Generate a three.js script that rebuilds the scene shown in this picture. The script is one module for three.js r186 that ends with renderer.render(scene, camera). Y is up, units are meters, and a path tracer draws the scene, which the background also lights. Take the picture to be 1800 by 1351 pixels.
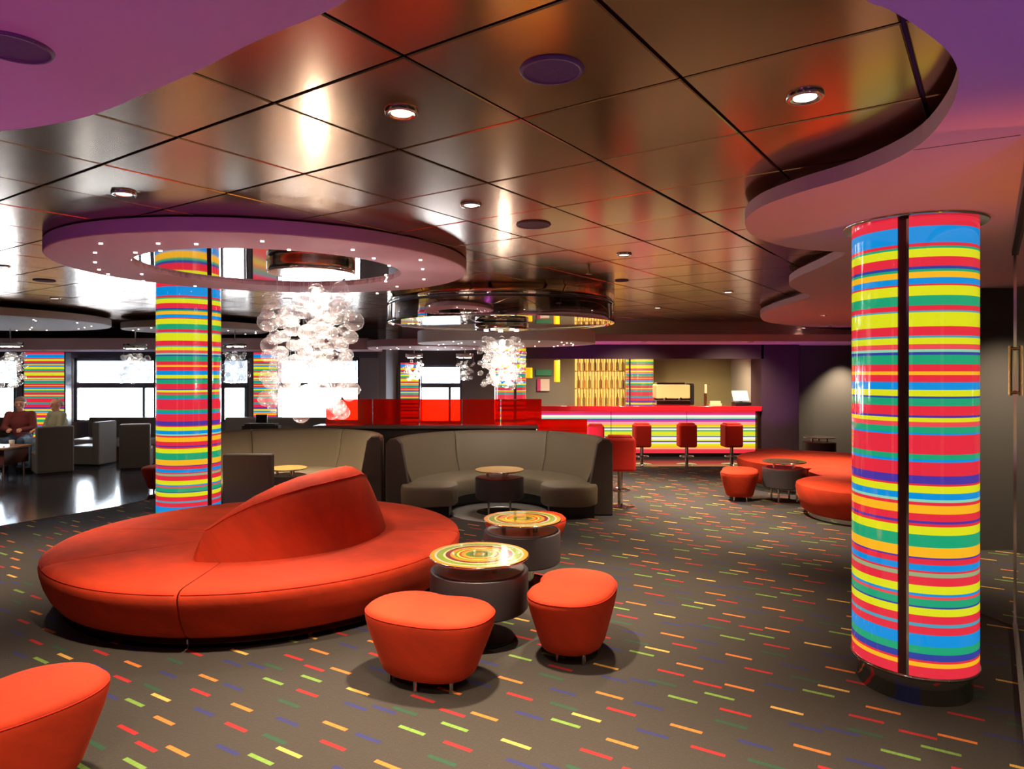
import * as THREE from 'three';
import { RoundedBoxGeometry } from 'three/addons/geometries/RoundedBoxGeometry.js';
import { mergeGeometries, mergeVertices, toCreasedNormals } from 'three/addons/utils/BufferGeometryUtils.js';
import { MarchingCubes } from 'three/addons/objects/MarchingCubes.js';
import { RectAreaLightUniformsLib } from 'three/addons/lights/RectAreaLightUniformsLib.js';

// ---------------------------------------------------------------- camera, sky, large lights, exposure
const FOCAL = 1220, EYE = 1.8, HORIZON = 655;
const scene = new THREE.Scene();
const camera = new THREE.PerspectiveCamera(2 * Math.atan(1351 / 2 / FOCAL) * 180 / Math.PI, 1800 / 1351, 0.05, 200);
camera.position.set(0, EYE, 0);
camera.lookAt(0, EYE, -10);
camera.setViewOffset(1800, 1351, 0, 675.5 - HORIZON, 1800, 1351);
camera.updateProjectionMatrix();

scene.background = new THREE.Color().setRGB(0.95, 1.0, 1.06);
scene.backgroundIntensity = 24;

const renderer = new THREE.WebGLRenderer({ antialias: true });
renderer.toneMapping = THREE.LinearToneMapping;
renderer.toneMappingExposure = 1.15;
renderer.shadowMap.enabled = true;
renderer.shadowMap.type = THREE.PCFSoftShadowMap;
RectAreaLightUniformsLib.init();

const GLOW = { column: 0.88, bar: 0.92, rack: 1.2, purple: 3.5, spot: 34 };

// ---------------------------------------------------------------- helpers
let seed = 7;
const rnd = () => { seed = (seed * 1664525 + 1013904223) >>> 0; return seed / 4294967296; };
const rr = (a, b) => a + (b - a) * rnd();
const names = new Map();
function numbered(n) { const k = names.get(n) || 0; names.set(n, k + 1); return k ? `${n}_${String(k).padStart(3, '0')}` : n; }
const floorZ = py => EYE * FOCAL / (py - HORIZON);          // depth of a floor point seen at that height of the photo
const at = (px, depth) => (px - 900) / FOCAL * depth;         // sideways metres
const hgt = (py, depth) => EYE - (py - HORIZON) / FOCAL * depth;
const C = (r, g, b) => new THREE.Color().setRGB(r / 255, g / 255, b / 255, THREE.SRGBColorSpace);
function M(color, o = {}) {
  const P = o.transmission !== undefined || o.clearcoat !== undefined || o.sheen !== undefined || o.anisotropy !== undefined;
  return new (P ? THREE.MeshPhysicalMaterial : THREE.MeshStandardMaterial)({ color, roughness: 0.6, metalness: 0, ...o });
}
function mesh(name, geo, mat, parent) {
  const g = Array.isArray(geo) ? mergeGeometries(geo.map(x => x.index ? x.toNonIndexed() : x).map(x => { for (const k of Object.keys(x.attributes)) if (!['position', 'normal', 'uv'].includes(k)) x.deleteAttribute(k); return x; })) : geo;
  const m = new THREE.Mesh(g, mat); m.name = parent ? name : numbered(name);
  (parent || scene).add(m); return m;
}
function tag(o, label, category, group) { o.userData.label = label; o.userData.category = category; if (group) o.userData.group = group; return o; }
function thing(name, label, category, x = 0, y = 0, depth = 0, turn = 0, group) {
  const g = new THREE.Group(); g.name = numbered(name); scene.add(g);
  g.position.set(x, y, -depth); g.rotation.y = turn; return tag(g, label, category, group);
}
function struct(name, geo, mat, label) { const m = mesh(name, geo, mat); m.userData = { kind: 'structure', label, category: name.split('_')[0] }; return m; }
function structGroup(name, label, category) { const g = new THREE.Group(); g.name = numbered(name); scene.add(g); g.userData = { kind: 'structure', label, category }; return g; }
const box = (w, h, d, x = 0, y = 0, z = 0) => new THREE.BoxGeometry(w, h, d).translate(x, y, z);
const rbox = (w, h, d, r, x = 0, y = 0, z = 0, seg = 2) => new RoundedBoxGeometry(w, h, d, seg, r).translate(x, y, z);
// box from world ranges; depth counted away from the camera
const span = (x0, x1, y0, y1, d0, d1) => box(Math.abs(x1 - x0), y1 - y0, Math.abs(d1 - d0), (x0 + x1) / 2, (y0 + y1) / 2, -(d0 + d1) / 2);
const cyl = (r, h, x = 0, y = 0, z = 0, seg = 32, r2 = r, open = false) => new THREE.CylinderGeometry(r2, r, h, seg, 1, open).translate(x, y, z);
const lathe = (pts, seg = 48) => new THREE.LatheGeometry(pts.map(p => new THREE.Vector2(...p)), seg);
function plan(pts, y0, y1, smooth = true, closed = true) {
  let p = pts.map(q => new THREE.Vector2(...q));
  const s = new THREE.Shape(p);
  return new THREE.ExtrudeGeometry(s, { depth: y1 - y0, bevelEnabled: false, curveSegments: 12 }).rotateX(-Math.PI / 2).translate(0, y0, 0);
}
function curve(pts, n) { return new THREE.CatmullRomCurve3(pts.map(p => new THREE.Vector3(p[0], p[1], 0)), false, 'centripetal').getPoints(n).map(v => [v.x, v.y]); }
// closed profile [[r, y]...] turned from a0 to a1 (0 = towards the camera, +90 deg = right), with pulled-in ends
function sweep(profile, a0, a1, n, ends = 0.012, bend) {
  const k = profile.length, pos = [], idx = [], rings = [];
  const steps = [];
  for (let i = 0; i <= n; i++) steps.push([i / n, 0]);
  steps.unshift([0, 1]); steps.push([1, 1]);
  const da = ends / 1.2;
  steps.forEach(([t, inset], i) => {
    let a = a0 + (a1 - a0) * t; if (!inset && i === 1) a += da; if (!inset && i === steps.length - 2) a -= da;
    let pr = bend ? profile.map(p => bend(a, p, t)) : profile;
    const cx = pr.reduce((s, p) => s + p[0], 0) / k, cy = pr.reduce((s, p) => s + p[1], 0) / k;
    rings.push(pos.length / 3);
    for (const [r, y] of pr) {
      let R = r, Y = y; if (inset) { const dx = cx - r, dy = cy - y, l = Math.hypot(dx, dy) || 1; R += dx / l * ends; Y += dy / l * ends; }
      pos.push(R * Math.sin(a), Y, R * Math.cos(a));
    }
  });
  for (let i = 0; i < rings.length - 1; i++) for (let j = 0; j < k; j++) {
    const a = rings[i] + j, b = rings[i] + (j + 1) % k, c = rings[i + 1] + j, d = rings[i + 1] + (j + 1) % k;
    idx.push(a, b, c, b, d, c);
  }
  for (const [e, flip] of [[0, 0], [rings.length - 1, 1]]) {
    const c = pos.length / 3; let x = 0, y = 0, z = 0;
    for (let j = 0; j < k; j++) { x += pos[(rings[e] + j) * 3]; y += pos[(rings[e] + j) * 3 + 1]; z += pos[(rings[e] + j) * 3 + 2]; }
    pos.push(x / k, y / k, z / k);
    for (let j = 0; j < k; j++) { const a = rings[e] + j, b = rings[e] + (j + 1) % k; flip ? idx.push(a, b, c) : idx.push(b, a, c); }
  }
  return finish(pos, idx, 50);
}
function finish(pos, idx, crease) {
  let g = new THREE.BufferGeometry(); g.setAttribute('position', new THREE.Float32BufferAttribute(pos, 3)); g.setIndex(idx);
  const uv = new Float32Array(pos.length / 3 * 2); for (let i = 0; i < pos.length / 3; i++) { uv[2 * i] = pos[3 * i] + pos[3 * i + 1]; uv[2 * i + 1] = pos[3 * i + 2] + pos[3 * i + 1] * 0.7; }
  g.setAttribute('uv', new THREE.BufferAttribute(uv, 2));
  // make the normals face outwards
  g.computeVertexNormals(); 
  let v = 0; const p = g.attributes.position, id = g.index;
  for (let i = 0; i < id.count; i += 3) { const A = new THREE.Vector3().fromBufferAttribute(p, id.getX(i)), B = new THREE.Vector3().fromBufferAttribute(p, id.getX(i + 1)), D = new THREE.Vector3().fromBufferAttribute(p, id.getX(i + 2)); v += A.dot(B.cross(D)); }
  if (v < 0) { const a = id.array; for (let i = 0; i < a.length; i += 3) { const t = a[i]; a[i] = a[i + 1]; a[i + 1] = t; } }
  g.computeVertexNormals();
  return crease ? toCreasedNormals(g, crease * Math.PI / 180) : g;
}
// stack of outlines; rings: [[scale, y, inset]...]
function loft(outline, rings) {
  const k = outline.length, pos = [], idx = [];
  for (const [s, y, dx = 0, dz = 0] of rings) for (const [x, z] of outline) pos.push(x * s + dx, y, z * s + dz);
  for (let i = 0; i < rings.length - 1; i++) for (let j = 0; j < k; j++) { const a = i * k + j, b = i * k + (j + 1) % k; idx.push(a, b, a + k, b, b + k, a + k); }
  for (const e of [0, rings.length - 1]) { const c = pos.length / 3; pos.push(rings[e][2] || 0, rings[e][1], rings[e][3] || 0); for (let j = 0; j < k; j++) { const a = e * k + j, b = e * k + (j + 1) % k; e ? idx.push(a, b, c) : idx.push(b, a, c); } }
  return finish(pos, idx, 48);
}
function bar(a, b, r, seg = 8) { const A = new THREE.Vector3(...a), B = new THREE.Vector3(...b), d = B.clone().sub(A); const g = new THREE.CylinderGeometry(r, r, d.length(), seg); g.applyQuaternion(new THREE.Quaternion().setFromUnitVectors(new THREE.Vector3(0, 1, 0), d.clone().normalize())); return g.translate(...A.add(B).multiplyScalar(0.5).toArray()); }
function canvasTex(w, h, draw, repeat, srgb = true) {
  const c = document.createElement('canvas'); c.width = w; c.height = h; draw(c.getContext('2d'), w, h);
  const t = new THREE.CanvasTexture(c); if (srgb) t.colorSpace = THREE.SRGBColorSpace; t.wrapS = t.wrapT = THREE.RepeatWrapping; t.magFilter = THREE.LinearFilter; if (repeat) t.repeat.set(...repeat); return t;
}
function noiseTex(n, lo, hi, octaves, stretch = 1) {
  const v = new Float32Array(n * n); let amp = 1, tot = 0;
  for (const o of octaves) {
    const gx = o, gy = Math.max(1, Math.round(o / stretch)), g = Array.from({ length: gx * gy }, rnd); tot += amp;
    for (let y = 0; y < n; y++) for (let x = 0; x < n; x++) {
      const u = x / n * gx, w = y / n * gy, i = Math.floor(u), j = Math.floor(w), f = u - i, h = w - j;
      const q = (a, b) => g[(b % gy) * gx + a % gx], s = t => t * t * (3 - 2 * t);
      v[y * n + x] += amp * ((q(i, j) * (1 - s(f)) + q(i + 1, j) * s(f)) * (1 - s(h)) + (q(i, j + 1) * (1 - s(f)) + q(i + 1, j + 1) * s(f)) * s(h));
    }
    amp *= 0.6;
  }
  const d = new Uint8Array(n * n * 4);
  for (let i = 0; i < n * n; i++) { const q = 255 * (lo + (hi - lo) * v[i] / tot); d[4 * i] = d[4 * i + 1] = d[4 * i + 2] = q; d[4 * i + 3] = 255; }
  const t = new THREE.DataTexture(d, n, n); t.wrapS = t.wrapT = THREE.RepeatWrapping; t.magFilter = t.minFilter = THREE.LinearFilter; t.needsUpdate = true; return t;
}
function rectLight(color, intensity, w, h, x, y, z, tx, ty, tz) { const l = new THREE.RectAreaLight(color, intensity, w, h); l.position.set(x, y, z); l.lookAt(tx, ty, tz); scene.add(l); return l; }
function spot(color, I, x, y, z, tx, ty, tz, angle, pen = 0.6, radius = 1.5) {
  const l = new THREE.SpotLight(color, I, 0, angle, pen, 2); l.position.set(x, y, z); l.target.position.set(tx, ty, tz); scene.add(l, l.target); l.castShadow = true; l.shadow.radius = radius; l.shadow.mapSize.set(512, 512); return l;
}

// ---------------------------------------------------------------- colours and materials
const PAL = { r: '#e62b3f', y: '#dfe01c', g: '#17a374', b: '#008fdc', n: '#2f3f9c', o: '#fbb71f', c: '#ee4a50', p: '#4a35a0', t: '#4f9fb5', s: '#9aa97c', l: '#8fd0b0', w: '#f3f0d8', k: '#d8348c' };
// bands of the lit columns: photo rows of the front of the nearest one
const BANDS = [['r', 376, 394], ['b', 394, 424], ['r', 424, 430], ['g', 430, 434], ['y', 434, 449], ['r', 449, 465.5], ['n', 465.5, 470.5], ['g', 470.5, 475], ['o', 475, 486], ['b', 486, 497], ['r', 497, 500], ['y', 500, 517.5], ['g', 517.5, 535], ['r', 535, 544], ['t', 544, 547], ['y', 547, 572.5], ['r', 572.5, 588.5], ['t', 588.5, 592.5], ['y', 592.5, 604], ['c', 604, 613], ['l', 613, 618], ['n', 618, 623], ['g', 623, 640], ['r', 640, 652.5], ['o', 652.5, 659], ['r', 659, 671.5], ['b', 671.5, 685.5], ['y', 685.5, 697], ['n', 697, 700.5], ['g', 700.5, 714], ['r', 714, 731], ['p', 731, 735], ['y', 735, 742.5], ['c', 742.5, 751], ['g', 751, 762], ['b', 762, 765.5], ['r', 765.5, 800], ['g', 800, 809], ['b', 809, 814], ['r', 814, 838], ['p', 838, 852.5], ['r', 852.5, 856], ['y', 856, 869], ['b', 869, 880], ['l', 880, 885], ['r', 885, 890.5], ['o', 890.5, 905.5], ['r', 905.5, 918.5], ['p', 918.5, 923], ['r', 923, 928], ['y', 928, 943], ['g', 943, 965], ['o', 965, 983], ['p', 983, 986], ['r', 986, 996], ['b', 996, 1007], ['r', 1007, 1010.5], ['s', 1010.5, 1018], ['r', 1018, 1033], ['y', 1033, 1047.5], ['b', 1047.5, 1052], ['c', 1052, 1057], ['g', 1057, 1070], ['n', 1070, 1073], ['y', 1073, 1086.5], ['r', 1086.5, 1100.5], ['t', 1100.5, 1106.5], ['r', 1106.5, 1120], ['b', 1120, 1141], ['g', 1141, 1154.5], ['n', 1154.5, 1166], ['r', 1166, 1170], ['o', 1170, 1178], ['r', 1178, 1196]];
const BAND_TOP = 376, BAND_END = 1196;
const stripeTex = canvasTex(8, 2048, (c, w, h) => { for (const [k, a, b] of BANDS) { c.fillStyle = PAL[k]; c.fillRect(0, (a - BAND_TOP) / (BAND_END - BAND_TOP) * h, w, (b - a) / (BAND_END - BAND_TOP) * h + 1); } });
const lit = (tex, strength, o = {}) => M(new THREE.Color(0.02, 0.02, 0.02), { emissive: new THREE.Color(1, 1, 1), emissiveMap: tex, emissiveIntensity: strength, roughness: 0.08, clearcoat: 0.6, clearcoatRoughness: 0.03, ...o });
const columnGlow = lit(stripeTex, GLOW.column);
const barTex = canvasTex(8, 512, (c, w, h) => {
  const B = [['r', 5], ['k', 4], ['w', 6], ['l', 3], ['p', 3], ['k', 4], ['#f3a0a8', 5], ['o', 4], ['y', 4], ['n', 2], ['w', 4], ['g', 3], ['y', 7], ['#c7dc62', 4], ['n', 2], ['w', 6], ['y', 3], ['p', 3], ['w', 3], ['y', 5], ['o', 5], ['#f5a080', 3], ['r', 9]];
  const T = B.reduce((s, b) => s + b[1], 0); let y = 0; for (const [k, n] of B) { c.fillStyle = PAL[k] || k; c.fillRect(0, y / T * h, w, n / T * h + 1); y += n; }
});
const barGlow = lit(barTex, GLOW.bar);
const suedeN = noiseTex(256, 0, 1, [8, 24, 80, 128]);
const suedeC = (() => { const t = noiseTex(256, 0.66, 1, [2, 5, 14, 50]); t.colorSpace = THREE.SRGBColorSpace; return t; })();
const orange = M(C(250, 72, 24), { map: suedeC, roughness: 0.85, bumpMap: suedeN, bumpScale: 0.0012, sheen: 0.35, sheenRoughness: 0.5, sheenColor: C(255, 150, 90) });
const piping = M(C(196, 36, 14), { roughness: 0.9 });
const leather = M(C(122, 112, 93), { roughness: 0.55, bumpMap: suedeN, bumpScale: 0.0008 });
const leatherDark = M(C(80, 73, 68), { roughness: 0.55, bumpMap: suedeN, bumpScale: 0.0008 });
const plinthBlack = M(C(22, 22, 26), { roughness: 0.35 });
const chrome = M(C(205, 200, 198), { metalness: 1, roughness: 0.12 });
const mirror = M(C(225, 222, 220), { metalness: 1, roughness: 0.03 });
const brass = M(C(200, 160, 100), { metalness: 1, roughness: 0.25 });
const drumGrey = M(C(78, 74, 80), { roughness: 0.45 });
const paint = M(C(190, 156, 168), { roughness: 0.75 });
const paintPale = M(C(205, 200, 204), { roughness: 0.75 });
const darkWall = M(C(70, 68, 66), { roughness: 0.8 });
const greyWall = M(C(120, 118, 126), { roughness: 0.8 });
const purpleWall = M(C(62, 42, 60), { roughness: 0.7 });
const blackSteel = M(C(24, 20, 24), { roughness: 0.9 });
const frameGrey = M(C(74, 72, 84), { roughness: 0.5 });
const redPlexi = M(C(255, 56, 24), { transmission: 0.7, roughness: 0.12, thickness: 0 });
const redSolid = M(C(226, 34, 18), { roughness: 0.25, clearcoat: 0.5 });
const redVelvet = M(C(224, 42, 24), { roughness: 0.7 });
const bubbleGlass = M(C(255, 255, 255), { transmission: 0.9, roughness: 0.02, thickness: 0, ior: 1.8 });
const paneGlass = M(C(250, 253, 255), { transmission: 1, roughness: 0.0, thickness: 0, ior: 1.3 });
const lampWhite = M(C(255, 255, 255), { emissive: C(255, 248, 236), emissiveIntensity: 5 });
const starWhite = M(C(255, 255, 255), { emissive: C(255, 240, 220), emissiveIntensity: 7 });
const brushed = (() => { const t = noiseTex(512, 0.35, 0.65, [16, 64, 256, 512], 1); return t; })();
const ceilMetal = M(C(186, 170, 158), { metalness: 1, roughness: 0.26, roughnessMap: null });
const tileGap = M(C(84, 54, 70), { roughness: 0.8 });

// ---------------------------------------------------------------- floor
const AX = (() => { const a = new THREE.Vector2(-0.849, 0.531).normalize(); return [a, new THREE.Vector2(-a.y * -1, -a.x).normalize()]; })();   // carpet axes: along the dashes, across them
const carpetTex = canvasTex(1024, 1024, (c, w, h) => {
  c.fillStyle = '#3b3733'; c.fillRect(0, 0, w, h);
  for (let i = 0; i < 60000; i++) { const v = 40 + Math.floor(rnd() * 34); c.fillStyle = `rgba(${v + 4},${v},${v - 3},0.5)`; c.fillRect(rnd() * w, rnd() * h, 2 + rnd() * 3, 2); }
  const K = { r: '#b22226', o: '#dc7a34', y: '#dcae54', g: '#739c42', d: '#23503a', b: '#2c3270' };
  const D = [['r', -.018, 1.402], ['o', .136, 1.342], ['b', .306, 1.261], ['o', .45, 1.139], ['b', .493, .81], ['d', .623, .969], ['r', .309, .978], ['r', .422, 1.486], ['y', .262, 1.608], ['b', .565, 1.396], ['g', .744, 1.27], ['r', .76, .986], ['d', .87, 1.439], ['g', .894, 1.116], ['o', .018, 1.004], ['y', .937, .767], ['b', .808, .647], ['g', .201, .619], ['o', .553, 1.622], ['b', .818, .49 + 1.05], ['r', 1.0, .77 + .45], ['b', .16, .82], ['d', .35, .72]];
  const P = 1.05;
  for (const [k, b, a] of D) {
    const u = a - 0.05 * b, v = b + 0.05 * (a - 1.2);
    for (const du of [-1, 0, 1]) for (const dv of [-1, 0, 1]) {
      const x = (((u / P) % 1 + 1) % 1 + du) * w, y = (((v / P) % 1 + 1) % 1 + dv) * h, L = 0.165 / P * w, W = 0.025 / P * h;
      c.fillStyle = K[k]; c.fillRect(x - L / 2, y - W / 2, L, W);
      for (let i = 0; i < 30; i++) { c.fillStyle = 'rgba(40,30,20,0.14)'; c.fillRect(x - L / 2 + rnd() * L, y - W / 2, 1.5, W); }
    }
  }
});
const carpetBump = noiseTex(512, 0, 1, [128, 256, 512]);
const carpet = M(C(255, 255, 255), { map: carpetTex, roughness: 0.95, bumpMap: carpetBump, bumpScale: 0.002 });
const X0 = -14, X1 = 9, D0 = -4, D1 = 18.4;
{
  const g = span(X0, X1, -0.2, 0, D0, D1), p = g.attributes.position, uv = g.attributes.uv;
  const a = new THREE.Vector2(-0.849, 0.531).normalize(), b = new THREE.Vector2(0.531, 0.849).normalize();
  for (let i = 0; i < p.count; i++) { const x = p.getX(i), d = -p.getZ(i); uv.setXY(i, (x * a.x + d * a.y) / 1.05, -(x * b.x + d * b.y - 3) / 1.05); }
  struct('floor', g, carpet, 'dark carpet strewn with short coloured dashes');
}
const polished = M(C(46, 44, 50), { roughness: 0.16, bumpMap: noiseTex(256, 0.45, 0.55, [4, 16, 64], 0.1), bumpScale: 0.002, clearcoat: 0.4, clearcoatRoughness: 0.1 });
struct('floor_polished', plan([[-13.9, 3.2], [-7.6, 7.0], [-6.02, 8.16], [-5.35, 9.3], [-5.0, 10.4], [-4.8, 11.4], [-4.6, 13.2], [-4.4, 15.4], [-13.9, 15.4]], -0.05, 0.004), polished, 'polished dark floor along the windows').userData.category = 'floor';
struct('floor_polished', plan([[1.0, 13.35], [6.0, 13.35], [6.0, 14.9], [1.0, 14.9]], -0.05, 0.004), polished, 'polished dark floor strip before the bar').userData.category = 'floor';

// ---------------------------------------------------------------- ceiling of brushed metal tiles
const CEIL = EYE + 0.985, SOFF = EYE + 0.86;
{
  const ceil = structGroup('ceiling', 'bronze brushed metal tile ceiling', 'ceiling');
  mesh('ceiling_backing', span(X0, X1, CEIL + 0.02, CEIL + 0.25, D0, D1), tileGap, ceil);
  const s = 0.647, A = new THREE.Vector2(-0.82, 0.572), B = new THREE.Vector2(0.572, 0.82), o = new THREE.Vector2(-0.866, 2.525);
  const tileG = (() => {
    const w = (s - 0.012) / 2, e = 0.004, sh = new THREE.Shape([new THREE.Vector2(-w + e, -w + e), new THREE.Vector2(w - e, -w + e), new THREE.Vector2(w - e, w - e), new THREE.Vector2(-w + e, w - e)]);
    return new THREE.ExtrudeGeometry(sh, { depth: 0.012, bevelEnabled: true, bevelThickness: e, bevelSize: e, bevelSegments: 1 }).rotateX(Math.PI / 2);
  })();
  const turn = Math.atan2(A.y, A.x), cand = [];
  for (let i = -40; i < 40; i++) for (let j = -40; j < 40; j++) {
    const p = o.clone().addScaledVector(A, (i + 0.5) * s).addScaledVector(B, (j + 0.5) * s);
    if (p.x < X0 + 0.5 || p.x > X1 - 0.5 || p.y < 0.2 || p.y > D1 - 0.5) continue;
    if (Math.abs(p.x) > p.y * 0.74 + 1.2) { if (p.y > 9 || Math.abs(p.x) > p.y * 0.74 + 5) continue; cand.push([p, 1e3 + p.length()]); } else cand.push([p, p.y < 0.9 ? 900 : p.length()]);
  }
  cand.sort((a, b) => a[1] - b[1]);
  const rest = [];
  const mats = [0.17, 0.18, 0.19].map((r, i) => M(C(172 + i * 3, 142 + i * 3, 112 + i * 3), { metalness: 1, roughness: r }));
  cand.forEach(([p], i) => {
    const dy = CEIL + 0.012 + rr(-0.0012, 0.0012), ang = turn + (i % 2 ? 0 : Math.PI / 2);
    if (i < 300) { const m = mesh('ceiling_tile', tileG, mats[i % 3], ceil); m.position.set(p.x, dy, -p.y); m.rotation.y = ang; m.rotation.x = rr(-0.0015, 0.0015); m.rotation.z = rr(-0.0015, 0.0015); }
    else { const g = tileG.clone().rotateY(ang).translate(p.x, dy, -p.y); rest.push(g); }
  });
  if (rest.length) mesh('far_ceiling_tiles', rest, mats[1], ceil).userData.kind = 'stuff';
}
// curved dropped soffits
const softR = [...curve([[0.4, -0.6], [0.45, 0.5], [0.62, 1.2], [0.816, 1.6], [0.887, 1.64], [1.019, 1.734], [1.182, 1.873], [1.313, 2.04], [1.445, 2.305], [1.543, 2.67], [1.495, 3.04], [1.365, 3.33], [1.291, 3.6], [1.31, 3.885], [1.381, 4.1], [1.509, 4.35], [1.72, 4.6], [1.971, 4.81], [2.379, 4.95]], 90), ...curve([[2.44, 5.12], [2.51, 5.67], [2.57, 6.28], [2.69, 6.74], [2.96, 7.23], [3.3, 7.7]], 40), ...curve([[3.4, 7.95], [3.46, 8.89], [3.6, 9.99], [3.87, 10.8], [4.35, 11.8], [5.2, 12.7], [6.2, 13.2]], 40), [8.9, 13.2], [8.9, -3.9], [0.4, -3.9]];
struct('ceiling_soffit', plan(softR, SOFF, SOFF + 0.07), paint, 'wavy pale dropped ceiling edge round the near right column').userData.category = 'soffit';
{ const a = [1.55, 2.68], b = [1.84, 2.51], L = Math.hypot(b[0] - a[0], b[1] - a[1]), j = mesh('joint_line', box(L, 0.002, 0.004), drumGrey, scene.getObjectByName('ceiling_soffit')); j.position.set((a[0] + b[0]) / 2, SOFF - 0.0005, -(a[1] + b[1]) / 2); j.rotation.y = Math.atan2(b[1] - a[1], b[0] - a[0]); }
const inset = softR.map(([x, d], i) => [x + 0.16, d]);
struct('ceiling_soffit_neck', plan(inset, SOFF + 0.07, CEIL + 0.02), paint, 'recessed upstand above the wavy soffit').userData.category = 'soffit';
const softL = [...curve([[-0.05, -0.6], [-0.08, 0.7], [-0.2, 1.35], [-0.378, 1.6], [-0.664, 1.8], [-0.913, 1.99], [-1.117, 2.13], [-1.407, 2.32], [-1.61, 2.41], [-1.82, 2.47], [-2.2, 2.5], [-2.7, 2.35], [-3.2, 1.9], [-3.5, 1.0]], 70), [-3.6, -3.9], [-0.05, -3.9]];
struct('ceiling_soffit', plan(softL, SOFF, SOFF + 0.07), paint, 'rounded dropped ceiling corner at the upper left').userData.category = 'soffit';
struct('ceiling_soffit_neck', plan(softL.map(([x, d]) => [x * 0.92 - 0.1, d - 0.16]), SOFF + 0.07, CEIL + 0.02), paint, 'recessed upstand above the upper left soffit').userData.category = 'soffit';
// soffit over the bar and along the windows
struct('ceiling_soffit', span(-0.6, 8.9, 2.40, 2.53, 13.2, 17.3), paint, 'straight soffit above the bar').userData.category = 'soffit';
struct('ceiling_soffit_neck', span(-0.5, 8.9, 2.53, CEIL + 0.02, 13.4, 17.3), ceilMetal, 'metal upstand above the bar soffit').userData.category = 'soffit';
struct('ceiling_soffit', span(-13.9, -2.9, 2.27, 2.50, 14.0, 15.5), paint, 'long soffit above the windows').userData.category = 'soffit';

// ---------------------------------------------------------------- walls
struct('wall_front', span(X0, X1, 0, CEIL + 0.2, D0 - 0.2, D0), darkWall, 'wall behind the viewer');
struct('wall_left', span(X0 - 0.2, X0, 0, CEIL + 0.2, D0, D1), greyWall, 'left end wall');
struct('wall_right', span(X1 - 0.1, X1 + 0.1, 0, CEIL + 0.2, D0, D1), darkWall, 'right end wall');
// window walls: openings [px0, px1] at one depth, built as piers, sill and header
function windowWall(name, depth, px0, px1, sill, head, openings, label) {
  const w = structGroup(name, label, 'wall');
  mesh('sill_wall', span(at(px0, depth), at(px1, depth), 0, sill, depth, depth + 0.2), frameGrey, w);
  mesh('header_wall', span(at(px0, depth), at(px1, depth), head, CEIL + 0.2, depth, depth + 0.2), frameGrey, w);
  let p = px0; for (const [a, b] of [...openings, [px1, px1]]) { if (a > p) mesh('pier', span(at(p, depth), at(a, depth), sill, head, depth, depth + 0.2), greyWall, w); p = b; }
}
let windowCount = 0;
const blindMat = M(C(226, 236, 244), { transmission: 0.6, roughness: 0.95, thickness: 0 });
function windowUnit(depth, a, b, sill, head, mullions, label) {
  const w = structGroup(`window_${++windowCount}`, label, 'window'), x0 = at(a, depth), x1 = at(b, depth), f = 0.06, d = depth + 0.06;
  mesh('frame', [span(x0, x0 + f, sill, head, d, d + 0.08), span(x1 - f, x1, sill, head, d, d + 0.08), span(x0, x1, sill, sill + f * 0.6, d, d + 0.08), span(x0, x1, head - f, head, d, d + 0.08)], frameGrey, w);
  const railY = hgt(677, depth); mesh('transom', span(x0 + f, x1 - f, railY - 0.06, railY + 0.06, d, d + 0.07), frameGrey, w);
  for (const m of mullions) mesh('mullion', span(at(m, depth) - 0.03, at(m, depth) + 0.03, sill, railY, d, d + 0.07), M(C(90, 120, 130), { roughness: 0.4 }), w);
  const xs = [x0 + f, ...mullions.map(m => at(m, depth)), x1 - f];
  for (let i = 0; i < xs.length - 1; i++) mesh('pane', span(xs[i] + 0.03, xs[i + 1] - 0.03, sill + 0.03, railY - 0.06, d + 0.035, d + 0.04), paneGlass, w);
  mesh('pane', span(x0 + f, x1 - f, railY + 0.06, head - f, d + 0.035, d + 0.04), paneGlass, w);
  const bh = head - f - railY - 0.06;
  for (let i = 0; i < 2; i++) mesh('blind', span(x0 + f + 0.01, x1 - f - 0.01, railY + 0.065 + bh / 2 * i + 0.015, railY + 0.06 + bh / 2 * (i + 1), d - 0.02, d - 0.01), blindMat, w);
}
const WZ = 15.5, SILL = hgt(741, WZ), HEAD = 2.13;
const winA = [[-330, -100, [-130]], [-80, 30, [22]], [128, 272, [250]], [388, 437, [430]], [488, 632, [600]]];
windowWall('wall_back', WZ, -450, 664, SILL, HEAD, winA.map(w => [w[0], w[1]]), 'grey window wall behind the benches');
const winLabels = ['window at the far left outside the view', 'window at the left edge beside striped pier', 'wide window between the striped pier and the left lit column', 'narrow window just right of the left lit column', 'window behind the big bubble chandelier'];
winA.forEach(([a, b, m], i) => windowUnit(WZ, a, b, SILL, HEAD, m, winLabels[i]));
const WZ2 = 17.4, SILL2 = hgt(742, WZ2), HEAD2 = 2.0;
const winB = [[672, 699, [692]], [737, 812, [790]]];
windowWall('wall_back', WZ2, 655, 945, SILL2, HEAD2, winB.map(w => [w[0], w[1]]), 'far grey wall with two windows behind the red screens');
windowUnit(WZ2, 672, 699, SILL2, HEAD2, [691], 'narrow far window left of the small striped pier');
windowUnit(WZ2, 737, 812, SILL2, HEAD2, [790], 'far window right of the small striped pier');
struct('wall_return', span(at(660, WZ), at(660, WZ) + 0.2, 0, CEIL + 0.2, WZ + 0.2, WZ2), greyWall, 'short grey return wall between the window walls');
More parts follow.
